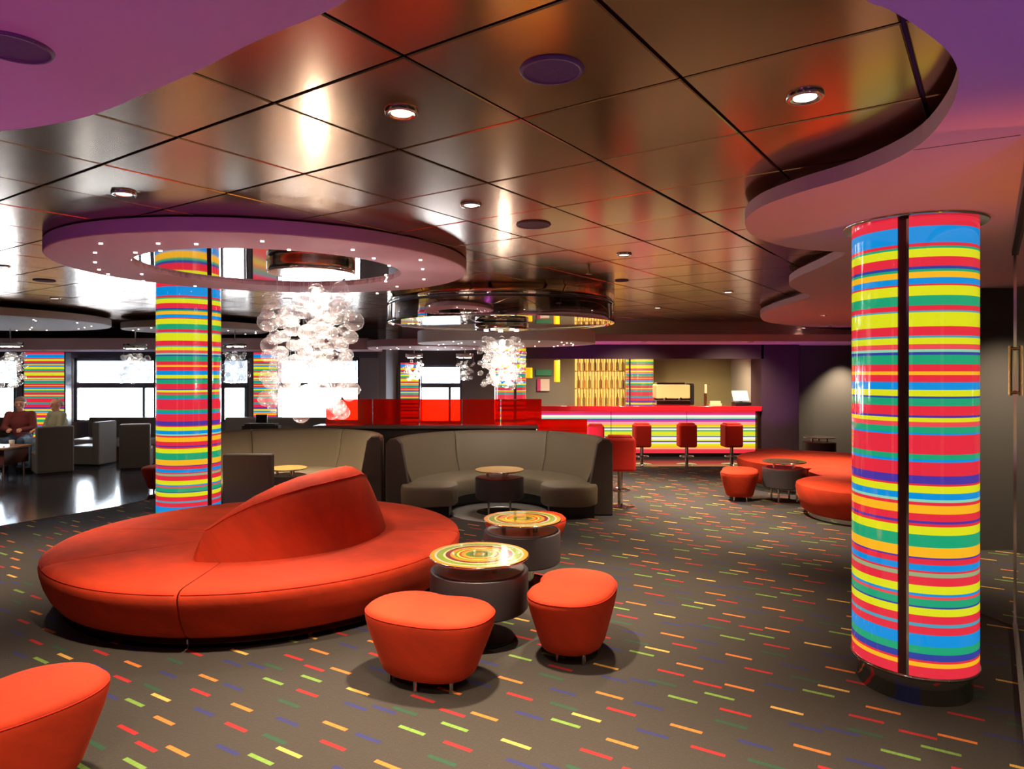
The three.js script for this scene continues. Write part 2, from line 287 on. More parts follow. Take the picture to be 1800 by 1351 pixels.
// striped lit piers on the window walls
function pier(px0, px1, depth, y0, y1, label) {
  const t = thing('lit_pier_light', label, 'pier', (at(px0, depth) + at(px1, depth)) / 2, 0, depth), w = at(px1, depth) - at(px0, depth);
  const g = box(w, y1 - y0, 0.16, 0, (y0 + y1) / 2, 0);
  mesh('lit_panel', g, columnGlow, t); mesh('end_trim', [box(0.03, y1, 0.2, -w / 2 - 0.015, y1 / 2, 0), box(0.03, y1, 0.2, w / 2 + 0.015, y1 / 2, 0)], frameGrey, t);
  mesh('plinth', box(w, y0, 0.15, 0, y0 / 2, 0), chrome, t); return t;
}
pier(47, 118, 15.3, 0.12, 2.25, 'striped lit pier behind the two seated men');
pier(448, 489, 15.3, 0.12, 2.25, 'striped lit pier left of the big bubble chandelier');
pier(705, 737, 17.2, 0.12, 2.05, 'small striped lit pier between the two far windows');

// ---------------------------------------------------------------- right side walls
struct('wall_right_panel', span(4.72, X1, 0, SOFF, 7.05, 7.25), darkWall, 'dark grey wall right of the near lit column').userData.category = 'wall';
struct('wall_niche', span(6.08, X1, 0, 2.42, 15.2, 15.4), darkWall, 'dark wall with a pool of light beside the bar').userData.category = 'wall';
struct('wall_pillar', span(5.3, 6.1, 0, 2.42, 14.75, 15.4), purpleWall, 'dark purple pillar at the right end of the bar').userData.category = 'pillar';
struct('wall_bar_header', span(0.2, 5.35, 2.1, 2.41, 14.75, 15.0), purpleWall, 'dark purple beam over the bar').userData.category = 'wall';
struct('wall_bar_back', span(2.6, 5.4, 0, 2.45, 17.0, 17.2), M(C(110, 102, 78), { roughness: 0.8 }), 'olive wall behind the bar').userData.category = 'wall';
struct('wall_bar_back', span(0.3, 2.6, 0, 2.45, 17.2, 17.4), greyWall, 'grey wall behind the bar at the left').userData.category = 'wall';
struct('wall_bar_side', span(5.36, 5.5, 0, 2.45, 15.4, 17.2), M(C(150, 148, 158), { roughness: 0.8 }), 'pale grey side wall of the bar').userData.category = 'wall';

// ---------------------------------------------------------------- lit columns
const COL_R = 0.322;
function litColumn(x, depth, top, label, seamTurn, group, r = COL_R) {
  const t = thing('light_column', label, 'column', x, 0, depth, seamTurn, group);
  const h0 = hgt(BAND_END, 3.69), h1 = top === CEIL ? CEIL - 0.03 : Math.min(top, hgt(BAND_TOP, 3.69));
  const gap = 0.075;
  for (let i = 0; i < 2; i++) {
    const g = new THREE.CylinderGeometry(r, r, h1 - h0, 40, 1, true, gap + i * Math.PI, Math.PI - 2 * gap).translate(0, (h0 + h1) / 2, 0);
    const inner = new THREE.CylinderGeometry(r - 0.012, r - 0.012, h1 - h0, 40, 1, true, gap + i * Math.PI, Math.PI - 2 * gap).translate(0, (h0 + h1) / 2, 0);
    mesh('lit_shell', g, columnGlow, t);
    mesh('shell_edge', box(0.012, h1 - h0, 0.02, Math.sin(gap) * (r - 0.008) * (i ? -1 : 1), (h0 + h1) / 2, Math.cos(gap) * (r - 0.008) * (i ? -1 : 1)), chrome, t);
  }
  for (let i = 0; i < 2; i++) mesh('seam_strip', box(0.05, h1 - h0, 0.02, 0, (h0 + h1) / 2, (r - 0.022) * (i ? -1 : 1)), M(C(96, 60, 62), { roughness: 0.3, metalness: 0.7 }), t);
  mesh('core', cyl(r - 0.06, h1 - h0, 0, (h0 + h1) / 2, 0, 24), blackSteel, t);
  mesh('plinth', lathe([[0, 0], [r - 0.03, 0], [r - 0.03, h0 - 0.025], [r + 0.006, h0 - 0.02], [r + 0.006, h0], [0, h0]], 48), chrome, t);
  mesh('collar', lathe([[0, h1], [r + 0.045, h1], [r + 0.05, h1 + 0.01], [r + 0.05, h1 + 0.03], [r + 0.03, h1 + 0.04], [r + 0.015, top + 0.02], [0, top + 0.02]].map(([a, b]) => [a, Math.max(b, h1)]), 48), chrome, t);
  return t;
}
litColumn(2.33, 4.03, SOFF, 'big glowing column of rainbow stripes at the right front', -0.68, 'striped lit columns');
litColumn(-3.5, 7.52, CEIL, 'glowing rainbow striped column standing behind the large round orange sofa', 1.1, 'striped lit columns');
litColumn(at(897, 14.2), 14.2, 2.45, 'distant striped column behind the second chandelier and red screens', 0.3, 'striped lit columns');
litColumn(at(1124, 16.2), 16.2, 2.45, 'striped column standing behind the bar beside the bottle rack', 2.2, 'striped lit columns');

litColumn(-5.4, 0.6, CEIL, 'striped lit column left of the viewer, outside the picture', 0.4, 'striped lit columns');
litColumn(4.4, -1.8, SOFF, 'striped lit column right behind the viewer, outside the picture', 0.4, 'striped lit columns');
litColumn(-2.2, -2.9, SOFF, 'striped lit column left behind the viewer, outside the picture', 0.4, 'striped lit columns');

// ---------------------------------------------------------------- hanging ceiling discs
function starRing(parent, list, y) { const g = cyl(0.012, 0.012, 0, 0, 0, 10); for (const [x, d] of list) { const m = mesh('star_light', g, starWhite, parent); m.position.set(x, y, -d); } }
const DISC = { x: -2.05, d: 5.98, r: 1.655, y: EYE + 0.88 };
{
  const t = thing('ceiling_disc', 'large round pale ceiling disc with mirrored centre above the orange sofa', 'ceiling disc', DISC.x, DISC.y, DISC.d, 0, 'hanging ceiling discs');
  const r = DISC.r;
  mesh('disc_body', lathe([[1.08, 0.005], [1.08, 0], [r - 0.01, 0], [r, 0.01], [r, 0.09], [r - 0.005, 0.096], [0, 0.096]], 96), paint, t);
  mesh('mirror_plate', lathe([[0, 0.03], [1.07, 0.03], [1.08, 0.004], [1.08, 0.03], [0, 0.05]], 72), mirror, t);
  mesh('hanger_drum', cyl(r - 0.3, 0.09, 0, 0.14, 0, 48), paint, t);
  // clusters of little lights, from the photo
  const S = [[177, 427], [167, 443], [167, 460], [174, 473], [190, 481], [238, 443], [278, 427], [282, 440], [345, 428], [249, 481], [252, 493], [343, 502], [421, 438], [461, 423], [508, 438], [620, 438], [657, 453], [684, 466], [739, 456], [743, 472], [745, 490], [678, 494], [698, 503], [663, 515]];
  starRing(t, S.map(([px, py]) => { const z = 0.88 * FOCAL / (HORIZON - py); return [at(px, z) - DISC.x, z - DISC.d]; }), -0.002);
}
function bubbleChandelier(label, x, topY, depth, R, H, N, r0, r1, cap, strength, group, wires = 8, host = 0, boost = 1) {
  const t = thing('bubble_chandelier', label, 'chandelier', x, topY, depth, rr(0, 6), group);
  mesh('ceiling_cap', lathe([[0, 0], [cap, 0], [cap, -0.07], [cap - 0.01, -0.08], [0, -0.08]], 48), chrome, t);
  if (host) { mesh('hanging_rod', cyl(0.012, host - topY, 0, (host - topY) / 2, 0, 10), chrome, t); }
  const geo = new THREE.SphereGeometry(1, 22, 14), placed = [];
  let tries = 0;
  while (placed.length < N && tries < N * 60) {
    tries++;
    const f = placed.length / N, a = rr(0, Math.PI * 2), q = Math.sqrt(rnd()) * R * (1 - 0.25 * Math.max(0, f - 0.8) * 5 * rnd()), y = -0.12 - H * (0.02 + 0.98 * (f * 0.92 + rr(0, 0.08))), s = rr(r0, r1) * (rnd() < 0.12 ? 1.3 : 1);
    const p = new THREE.Vector3(Math.cos(a) * q, y - s, Math.sin(a) * q);
    if (placed.some(o => o.p.distanceTo(p) < (o.s + s) * 0.92)) { if (tries % 7) continue; if (placed.some(o => o.p.distanceTo(p) < (o.s + s) * 0.72)) continue; }
    placed.push({ p, s });
  }
  for (const { p, s } of placed) { const b = mesh('glass_bubble', geo, bubbleGlass, t); b.position.copy(p); b.scale.set(s, s * rr(0.8, 1), s); b.rotation.set(rr(-0.4, 0.4), rr(0, 3), rr(-0.4, 0.4)); }
  const wm = M(C(200, 200, 205), { metalness: 1, roughness: 0.3 });
  for (let i = 0; i < wires; i++) { const o = placed[Math.floor(rnd() * placed.length)]; mesh('wire', bar([o.p.x, -0.08, o.p.z], [o.p.x, o.p.y, o.p.z], 0.0015, 5), wm, t); }
  const lamps = 5; for (let i = 0; i < lamps; i++) { const a = i / lamps * 6.283; mesh('lamp_lens', cyl(0.03, 0.02, Math.cos(a) * cap * 0.6, -0.085, Math.sin(a) * cap * 0.6, 16), lampWhite, t); }
  for (let i = 0; i < 3; i++) { const y = -0.2 - H * (i + 0.5) / 3.2; mesh('light_bulb', new THREE.SphereGeometry(0.03, 12, 10).translate(rr(-.1, .1), y, rr(-.1, .1)), lampWhite, t); }
  if (strength) {
    const l = new THREE.PointLight(C(255, 238, 220), strength * 0.25, 0, 2); l.position.set(x + 0.03, topY - 0.2 - H * 0.8, -depth); l.castShadow = true; l.shadow.radius = 1.5; scene.add(l);
    spot(C(255, 236, 214), strength * 2.2 * boost, x, topY - 0.1, -depth, x, 0, -depth, 0.95, 0.7, 8);
  }
  return t;
}
bubbleChandelier('largest chandelier of clear glass bubbles under the round disc', at(548, 5.85), DISC.y + 0.03, 5.85, 0.37, 1.1, 165, 0.04, 0.075, 0.36, 9, 'bubble chandeliers', 14, 0, 1.5);

// mirrored drum with the second chandelier
{
  const t = thing('mirror_drum', 'big polished chrome ceiling drum with a dark groove above the second chandelier', 'ceiling drum', -0.14, 0, 9.07, 0);
  const r = 1.465, b = EYE + 0.635;
  mesh('lower_ring', lathe([[r - 0.05, b + 0.02], [r - 0.005, b], [r, b + 0.006], [r, EYE + 0.845], [r - 0.03, EYE + 0.845]], 96), mirror, t);
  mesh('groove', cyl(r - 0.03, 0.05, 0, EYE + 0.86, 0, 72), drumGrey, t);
  mesh('upper_ring', lathe([[r - 0.03, EYE + 0.875], [r, EYE + 0.875], [r, CEIL + 0.01], [0, CEIL + 0.01]], 96), mirror, t);
  mesh('mirror_plate', lathe([[0, b + 0.015], [r - 0.04, b + 0.015], [r - 0.04, b + 0.03], [0, b + 0.03]], 72), mirror, t);
}
bubbleChandelier('second chandelier of glass bubbles hanging below the chrome drum', at(882, 9.07), EYE + 0.64, 9.07, 0.3, 0.66, 110, 0.034, 0.058, 0.35, 4, 'bubble chandeliers', 6, 0, 2.6);
function plainDisc(x, d, r, y, h, label, power, stars, mat = paintPale) {
  const t = thing('ceiling_disc', label, 'ceiling disc', x, y, d, 0, 'hanging ceiling discs');
  mesh('disc_body', lathe([[0, 0], [r - 0.01, 0], [r, 0.01], [r, h - 0.01], [r - 0.01, h], [0, h]], 80), mat, t);
  mesh('hanger_drum', cyl(r * 0.45, CEIL - y - h + 0.02, 0, h + (CEIL - y - h) / 2, 0, 48), mat, t);
  starRing(t, stars.map(([a, q]) => [Math.sin(a) * q * r, -Math.cos(a) * q * r]), -0.002); spot(C(255, 238, 215), power, x, y - 0.05, -d, x, 0, -d, 1.25, 0.9, 12); return t;
}
const ringStars = (n, q0, q1) => Array.from({ length: n }, (_, i) => [i / n * 6.283 + rr(-0.12, 0.12), rr(q0, q1)]);
plainDisc(-0.1, 12.6, 1.6, EYE + 0.52, 0.22, 'pale round ceiling disc with little lights beyond the chrome drum', 45, ringStars(26, 0.55, 0.9));
plainDisc(-9.0, 11.0, 2.3, EYE + 0.8, 0.12, 'wide ceiling disc over the seating at the far left', 16, ringStars(26, 0.5, 0.92));
plainDisc(-5.9, 13.0, 1.25, EYE + 0.78, 0.12, 'small ceiling disc beyond the left lit column', 14, ringStars(14, 0.5, 0.9));
plainDisc(-1.65, 14.2, 1.3, EYE + 0.5, 0.14, 'low ceiling disc over the seats behind the red screens', 40, ringStars(14, 0.5, 0.9), paint);
bubbleChandelier('bubble chandelier at the left edge of the picture', at(18, 12.6), 2.36, 12.6, 0.24, 0.66, 60, 0.035, 0.055, 0.2, 1, 'bubble chandeliers', 3, 2.6);
bubbleChandelier('bubble chandelier before the wide window left of the lit column', at(238, 12.6), 2.32, 12.6, 0.27, 0.55, 60, 0.035, 0.055, 0.2, 1, 'bubble chandeliers', 3, 2.58);
bubbleChandelier('bubble chandelier before the narrow window right of the lit column', at(413, 12.6), 2.36, 12.6, 0.22, 0.6, 50, 0.035, 0.055, 0.2, 0, 'bubble chandeliers', 3, 2.58);
bubbleChandelier('small far bubble chandelier before the small striped pier', at(728, 14.4), 2.2, 14.4, 0.2, 0.4, 50, 0.025, 0.04, 0.18, 1, 'bubble chandeliers', 3, 2.3);
bubbleChandelier('small far bubble chandelier left of the second chandelier', at(817, 14.4), 2.2, 14.4, 0.2, 0.42, 50, 0.02, 0.035, 0.18, 0, 'bubble chandeliers', 3, 2.3);

// ---------------------------------------------------------------- ceiling fittings
function downlight(px, py, label, power, up = 0.985, r = 0.064) {
  const z = up * FOCAL / (HORIZON - py), x = at(px, z), y = EYE + up - (up > 0.95 ? 0.008 : 0.001);
  const t = thing('ceiling_downlight', label, 'downlight', x, y, z, 0, 'recessed ceiling downlights');
  mesh('trim_ring', lathe([[r * 0.62, 0.004], [r * 0.62, -0.004], [r * 0.95, -0.008], [r, -0.002], [r, 0.006]], 36), chrome, t);
  mesh('lamp_lens', cyl(r * 0.6, 0.004, 0, -0.001, 0, 24), lampWhite, t);
  if (power) spot(C(255, 226, 190), power, x, y - 0.02, -z, x, 0, -z, 0.72, 0.8, 3);
  return t;
}
downlight(706, 195, 'bright ceiling downlight nearest the top centre of the metal ceiling', GLOW.spot);
downlight(1415, 167, 'ceiling downlight by the yellow reflection at the upper right', GLOW.spot);
downlight(218, 338, 'ceiling downlight left above the large ceiling disc', GLOW.spot);
downlight(828, 358, 'ceiling downlight just right of the large ceiling disc', GLOW.spot * 1.3);
downlight(1097, 446, 'ceiling downlight in the golden middle of the metal ceiling', GLOW.spot * 1.6);
downlight(1280, 512, 'small far ceiling downlight near the second wavy soffit lobe', GLOW.spot * 2);
downlight(1213, 582, 'tiny far ceiling downlight before the bar', 0, 0.9);
downlight(1156, 540, 'far ceiling downlight right of the chrome drum', GLOW.spot * 2.4);
downlight(5, 467, 'ceiling downlight at the left edge of the picture', GLOW.spot);
downlight(97, 523, 'ceiling downlight over the far left disc', 0);
for (const [px, py, l, w] of [[1413, 576, 'left', 24], [1448, 554, 'upper', 40], [1457, 573, 'right', 0]]) downlight(px, py, `tiny downlight on the far right soffit, ${l} of three`, w, 0.86, 0.05);
downlight(505, 524, 'added ceiling downlight brightening the left curved booth, hidden behind the big chandelier', GLOW.spot * 1.4);  // extra lamp added to brighten the dark left booth, tucked behind the bubbles
function speaker(px, py, up, r, label) {
  const z = up * FOCAL / (HORIZON - py), t = thing('ceiling_speaker', label, 'speaker', at(px, z), EYE + up - (up > 0.95 ? 0.008 : 0.002), z, 0, 'round ceiling speakers');
  mesh('rim', lathe([[r * 0.9, 0.003], [r * 0.9, -0.005], [r, -0.006], [r + 0.006, 0.003]], 40), M(C(92, 60, 92), { roughness: 0.6 }), t);
  mesh('grille', cyl(r * 0.92, 0.006, 0, 0, 0, 40), M(C(88, 58, 92), { roughness: 0.85, bumpMap: suedeN, bumpScale: 0.002 }), t);
}
speaker(970, 120, 0.985, 0.1, 'round purple ceiling speaker at the top centre');
speaker(938, 393, 0.985, 0.11, 'round ceiling speaker right of the large ceiling disc');
speaker(78, 492, 0.985, 0.1, 'round ceiling speaker in the orange reflection at the left');
speaker(1093, 492, 0.985, 0.07, 'small round ceiling speaker in the golden ceiling');
speaker(22, 82, 0.86, 0.09, 'round speaker on the purple soffit at the upper left');
{
  const z = 0.985 * FOCAL / (HORIZON - 470), t = thing('sprinkler', 'small dark sprinkler head on the golden ceiling', 'sprinkler', at(1035, z), CEIL - 0.001, z);
  mesh('stem', cyl(0.01, 0.06, 0, -0.03, 0, 12), brass, t); mesh('deflector', cyl(0.03, 0.004, 0, -0.06, 0, 12), brass, t);
}

// ---------------------------------------------------------------- large round orange sofa
{
  const t = thing('round_sofa', 'large round orange suede sofa with a spiralling backrest', 'sofa', -2.12, 0, 6.04);
  const prof = [[0.25, 0.06], [1.49, 0.06], [1.55, 0.09], [1.60, 0.16], [1.635, 0.24], [1.655, 0.32], [1.66, 0.36], [1.65, 0.39], [1.625, 0.41], [1.58, 0.42], [1.2, 0.425], [0.7, 0.425], [0.25, 0.42]];
  const cuts = [0, -50, -93, -180, -268, -360].map(a => a * Math.PI / 180);
  const sections = []; for (let i = 0; i < cuts.length - 1; i++) sections.push(mesh('seat_section', sweep(prof, cuts[i + 1] + 0.003, cuts[i] - 0.003, 26, 0.012), orange, t));
  for (let i = 0; i < cuts.length - 1; i++) { const pts = []; for (let k = 0; k <= 40; k++) { const a = cuts[i + 1] + 0.012 + (cuts[i] - cuts[i + 1] - 0.024) * k / 40; pts.push(new THREE.Vector3(1.648 * Math.sin(a), 0.392, 1.648 * Math.cos(a))); } mesh('piping', new THREE.TubeGeometry(new THREE.CatmullRomCurve3(pts), 60, 0.0045, 5), piping, sections[i]); }
  mesh('plinth', lathe([[0, 0.002], [1.51, 0.002], [1.51, 0.058], [0, 0.058]], 72), M(C(120, 110, 118), { metalness: 1, roughness: 0.25 }), t);
  // backrest: height follows the turn
  const H = a => { const d = a * 180 / Math.PI, K = [[-14, 0.62], [-8, 0.675], [0, 0.765], [12, 0.86], [25, 0.93], [40, 0.98], [60, 1.005], [85, 1.0], [100, 0.95], [115, 0.83], [128, 0.66]]; for (let i = 1; i < K.length; i++) if (d <= K[i][0]) { const f = (d - K[i - 1][0]) / (K[i][0] - K[i - 1][0]); return K[i - 1][1] + (K[i][1] - K[i - 1][1]) * Math.max(0, f); } return 0.66; };
  const bp = []; // profile in (u across 0 outer..1 inner, v up 0..1)
  const outer = [[0, 0], [0.02, 0.25], [0.05, 0.5], [0.1, 0.75], [0.15, 0.88], [0.22, 0.95], [0.32, 0.99], [0.45, 1], [0.6, 0.985], [0.72, 0.93], [0.8, 0.84], [0.85, 0.7], [0.9, 0.4], [0.95, 0]];
  const back = sweep(outer, -13 * Math.PI / 180, 128 * Math.PI / 180, 46, 0.05, (a, [u, v], tt) => { const h = H(a), e = Math.min(1, Math.min(tt, 1 - tt) * 14 + 0.55), w = 0.36 * (0.65 + 0.35 * e); return [1.01 - 0.36 * u * (w / 0.36) - 0.16 * v * (h - 0.42) / 0.58, 0.415 + (h - 0.415) * v * (v > 0.5 ? 1 : 1)]; });
  const backrest = mesh('backrest', back, orange, t);
  const pts = []; for (let k = 0; k <= 60; k++) { const d = -10 + 132 * k / 60, a = d * Math.PI / 180, h = H(a), v = 0.88, u = 0.145; pts.push(new THREE.Vector3((1.01 - 0.36 * u - 0.16 * v * (h - 0.42) / 0.58) * Math.sin(a), 0.415 + (h - 0.415) * v, (1.01 - 0.36 * u - 0.16 * v * (h - 0.42) / 0.58) * Math.cos(a))); }
  mesh('backrest_piping', new THREE.TubeGeometry(new THREE.CatmullRomCurve3(pts), 90, 0.004, 5), piping, backrest);
}
// ---------------------------------------------------------------- bean stools
const bean = Array.from({ length: 56 }, (_, i) => {
  const a = i / 56 * Math.PI * 2, c = Math.cos(a), s = Math.sin(a), e = 2.4;
  let r = Math.pow(Math.pow(Math.abs(c) / 0.39, e) + Math.pow(Math.abs(s) / 0.28, e), -1 / e);
  let d = a - Math.PI / 2; if (d > Math.PI) d -= 2 * Math.PI; r -= 0.06 * Math.exp(-d * d / 0.3);
  return [c * r, -s * r - 0.02];
});
const beanGeo = loft(bean, [[0.62, 0.065], [0.68, 0.068], [0.72, 0.085], [0.78, 0.14], [0.86, 0.22], [0.94, 0.3], [0.985, 0.36], [1, 0.39], [0.99, 0.412], [0.95, 0.428], [0.88, 0.437], [0.6, 0.446], [0.3, 0.45]]);
const beanRim = (() => { const p = bean.map(([x, z]) => new THREE.Vector3(x * 0.992, 0.408, z * 0.992)); return new THREE.TubeGeometry(new THREE.CatmullRomCurve3(p, true), 90, 0.0035, 5, true); })();
const stoolLeg = cyl(0.013, 0.07, 0, 0.035, 0, 12);
const stool0 = thing('bean_stool', '', 'stool', 0, 0, 0, 0, 'orange bean stools');
mesh('piping', beanRim, piping, mesh('upholstery', beanGeo, orange, stool0));
for (const [x, z] of [[-0.2, 0.1], [0, 0.15], [0.2, 0.1], [-0.19, -0.07], [0.19, -0.07]]) mesh('leg', stoolLeg, chrome, stool0).position.set(x, 0, z);
let firstStool = true;
function stool(x, d, turn, label, s = 1) {
  const o = firstStool ? stool0 : stool0.clone(); if (!firstStool) { o.name = numbered('bean_stool'); scene.add(o); o.userData = { ...stool0.userData }; }
  firstStool = false; o.position.set(x, 0, -d); o.rotation.y = turn; o.scale.setScalar(s); o.userData.label = label; return o;
}
stool(-0.49, 4.06, -0.38, 'orange bean stool in front of the rainbow ring table');
stool(0.41, 4.5, 1.25, 'orange bean stool right of the rainbow ring table');
stool(-2.13, 2.93, 0.95, 'orange bean stool cut off by the lower left corner');
stool(0.13, 6.62, 0.15, 'orange bean stool behind the second ring topped table');
stool(at(1301, 9.9), 9.9, 1.2, 'orange bean stool left of the dark drum table at the far right', 0.97);
stool(at(1362, 12.7), 12.7, 0.2, 'farthest orange bean stool near the right end of the bar', 0.9);
stool(at(290, 10.6), 10.6, 1.4, 'orange bean stool half hidden by the left lit column', 0.9);

// ---------------------------------------------------------------- drum tables
const ringsTex = canvasTex(512, 512, (c, w) => {
  const B = ['#e8a030', '#e8a030', '#c9c6c0', '#8aa83a', '#8aa83a', '#8aa83a', '#d8d0a0', '#7a2a28', '#7a2a28', '#e8942c', '#e8942c', '#6f9a34', '#e8d84a', '#c83028', '#e8a030', '#e8a030', '#5f9030', '#5f9030', '#4a2020', '#8ab040', '#c83028', '#8ab040'];
  B.forEach((k, i) => { c.fillStyle = PAL[k] || k; c.beginPath(); c.arc(w / 2, w / 2, w / 2 * (1 - i / B.length), 0, 7); c.fill(); });
});
const ringTop = M(C(255, 255, 255), { map: ringsTex, roughness: 0.06, clearcoat: 1, clearcoatRoughness: 0.02 });
const woodTop = M(C(226, 178, 104), { roughness: 0.25, clearcoat: 0.6 });
const discUV = (r, h) => { const g = cyl(r, h, 0, 0, 0, 56); const p = g.attributes.position, n = g.attributes.normal, uv = g.attributes.uv; for (let i = 0; i < p.count; i++) if (Math.abs(n.getY(i)) > 0.5) uv.setXY(i, 0.5 + p.getX(i) / r / 2, 0.5 + p.getZ(i) / r / 2); else uv.setXY(i, 0.99, 0.5); return g; };
function drumTable(x, d, r, label, top, lowerTop, legs) {
  const t = thing('drum_table', label, 'table', x, 0, d, 0.3, 'round drum side tables');
  const plate = mesh('table_top', discUV(r, 0.016).translate(0, 0.556, 0), top, t);
  mesh('top_rim', new THREE.TorusGeometry(r, 0.007, 8, 60).rotateX(Math.PI / 2).translate(0, 0.556, 0), chrome, plate);
  for (let i = 0; i < 3; i++) { const a = i / 3 * 6.283 + 0.4; mesh('post', cyl(0.02, 0.085, Math.sin(a) * r * 0.5, 0.508, Math.cos(a) * r * 0.5, 16), chrome, t); }
  const drum = mesh('drum', lathe([[0, 0.2], [r - 0.015, 0.2], [r, 0.215], [r, 0.458], [r - 0.008, 0.466], [r - 0.03, 0.468], [0, 0.468]], 56), drumGrey, t);
  mesh('drum_lid', cyl(r - 0.03, 0.006, 0, 0.469, 0, 48), lowerTop, drum);
  if (legs) for (let i = 0; i < 4; i++) { const a = i / 4 * 6.283 + 0.5; mesh('leg', cyl(0.014, 0.2, Math.sin(a) * r * 0.62, 0.1, Math.cos(a) * r * 0.62, 12), chrome, t); }
  else { mesh('pedestal', cyl(0.1, 0.19, 0, 0.105, 0, 32), chrome, t); mesh('foot_plate', lathe([[0, 0], [0.24, 0], [0.24, 0.008], [0.2, 0.016], [0, 0.018]], 48), plinthBlack, t); }
  return t;
}
const lidGrey = M(C(150, 140, 132), { roughness: 0.3, metalness: 0.3 });
drumTable(-0.224, 4.74, 0.335, 'dark drum table with rainbow ring glass top nearest the viewer', ringTop, lidGrey);
drumTable(0.087, 5.9, 0.325, 'second dark drum table with ring patterned top behind the nearest one', ringTop, lidGrey);
drumTable(-0.16, 8.9, 0.31, 'drum table with honey wood top and red lid in the curved booth', woodTop, M(C(220, 30, 24), { roughness: 0.3 }), true);
drumTable(at(1378, 9.75), 9.75, 0.29, 'dark drum table beside the wavy orange sofa at the right', ringTop, M(C(220, 60, 40), { roughness: 0.3 }), true);
drumTable(at(1440, 13.4), 13.4, 0.3, 'farthest drum table behind the wavy orange sofa', ringTop, M(C(220, 60, 40), { roughness: 0.3 }), true);
drumTable(at(505, 9.05), 9.05, 0.25, 'wood topped table in the left curved booth', woodTop, lidGrey, true);

// ---------------------------------------------------------------- wavy orange sofa at the right
{
  const t = thing('wavy_sofa', 'wavy orange sofa of two round lobes behind the near right column', 'sofa', 4.35, 0, 8.65);
  const ring = (r, n = 48) => Array.from({ length: n }, (_, i) => [Math.cos(i / n * 6.2832) * r, Math.sin(i / n * 6.2832) * r]);
  const R = r => [[(r - 0.12) / r, 0.06], [(r - 0.07) / r, 0.1], [(r - 0.02) / r, 0.24], [1, 0.35], [(r - 0.01) / r, 0.4], [(r - 0.05) / r, 0.418], [0.3, 0.425]];
  mesh('front_lobe', loft(ring(0.76), R(0.76)), orange, t);
  mesh('rear_lobe', loft(ring(1.2), R(1.2)).translate(0.55, 0, -2.6), orange, t);
  mesh('bridge_seat', loft(ring(0.5), R(0.5)).scale(1, 0.995, 1.2).translate(0.35, 0, -1.05), orange, t);
  mesh('plinth', cyl(0.62, 0.058, 0, 0.03, 0, 40), chrome, t); mesh('plinth', cyl(1.05, 0.058, 0.55, 0.03, -2.6, 40), chrome, t);
  const outer = [[0, 0], [0.02, 0.25], [0.05, 0.5], [0.1, 0.75], [0.22, 0.95], [0.45, 1], [0.7, 0.94], [0.85, 0.7], [0.95, 0]];
  mesh('backrest', sweep(outer, -130 * Math.PI / 180, 60 * Math.PI / 180, 36, 0.04, (a, [u, v], tt) => { const h = 0.62 + 0.36 * Math.sin(Math.PI * Math.min(1, tt * 1.2 + 0.1)); return [0.72 - 0.26 * u - 0.1 * v, 0.4 + (h - 0.4) * v]; }).translate(1.75, 0, -2.1), orange, t);
}

// ---------------------------------------------------------------- curved dark booths
function booth(x, d, turn, label) {
  const t = thing('curved_booth', label, 'booth', x, 0, d, turn, 'curved dark leather booths');
  const A0 = Math.PI / 2 - 0.1, A1 = Math.PI * 1.5 + 0.1, n = 3;
  const seat = [[0.58, 0.16], [1.14, 0.16], [1.14, 0.4], [0.64, 0.4], [0.59, 0.385], [0.56, 0.35], [0.56, 0.2]];
  const backP = [[1.16, 0.02], [1.42, 0.02], [1.42, 0.9], [1.41, 0.93], [1.38, 0.95], [1.33, 0.955], [1.28, 0.945], [1.25, 0.91], [1.2, 0.6], [1.12, 0.41], [1.12, 0.3]];
  for (let i = 0; i < n; i++) {
    const a = A0 + (A1 - A0) * i / n, b = A0 + (A1 - A0) * (i + 1) / n;
    mesh('back_panel', sweep(backP, a + 0.003, b - 0.003, 18, 0.01), leather, t);
  }
  // seat: the ends swell forward
  mesh('seat', sweep(seat, A0 + 0.06, A1 - 0.06, 48, 0.04), leather, t);
  for (const s of [-1, 1]) {
    const end = loft(Array.from({ length: 36 }, (_, i) => { const a = i / 36 * 6.2832, e = 2.6, c = Math.cos(a), q = Math.sin(a), r = Math.pow(Math.pow(Math.abs(c) / 0.36, e) + Math.pow(Math.abs(q) / 0.3, e), -1 / e); return [c * r, q * r]; }), [[0.93, 0.15], [0.99, 0.17], [1, 0.34], [0.98, 0.385], [0.93, 0.402], [0.3, 0.405]]).translate(s * 0.88, 0, 0.2);
    mesh('seat_end', end, leather, t);
    const wing = new THREE.Shape([[1.16, 0.02], [1.42, 0.02], [1.42, 0.9], [1.38, 0.95], [1.3, 0.95], [1.25, 0.9], [1.16, 0.4]].map(p => new THREE.Vector2(...p)));
    const g = new THREE.ExtrudeGeometry(wing, { depth: 0.12, bevelEnabled: true, bevelSize: 0.012, bevelThickness: 0.012, bevelSegments: 2 }).translate(0, 0, 0.11);
    if (s < 0) { g.scale(-1, 1, 1); const p = g.index ? null : g.attributes.position.array; const nn = g.attributes.normal.array; for (let i = 0; i < p.length; i += 9) for (let k = 0; k < 3; k++) { let q = p[i + k]; p[i + k] = p[i + 6 + k]; p[i + 6 + k] = q; q = nn[i + k]; nn[i + k] = nn[i + 6 + k]; nn[i + 6 + k] = q; } }
    mesh('wing', g, leatherDark, t);
  }
  mesh('plinth', sweep([[0.68, 0.003], [1.16, 0.003], [1.16, 0.16], [0.68, 0.16]], A0 + 0.05, A1 - 0.05, 40, 0.004), plinthBlack, t);
  for (const s of [-1, 1]) mesh('plinth', box(0.56, 0.15, 0.4, s * 0.9, 0.078, 0.2), plinthBlack, t);
  return t;
}
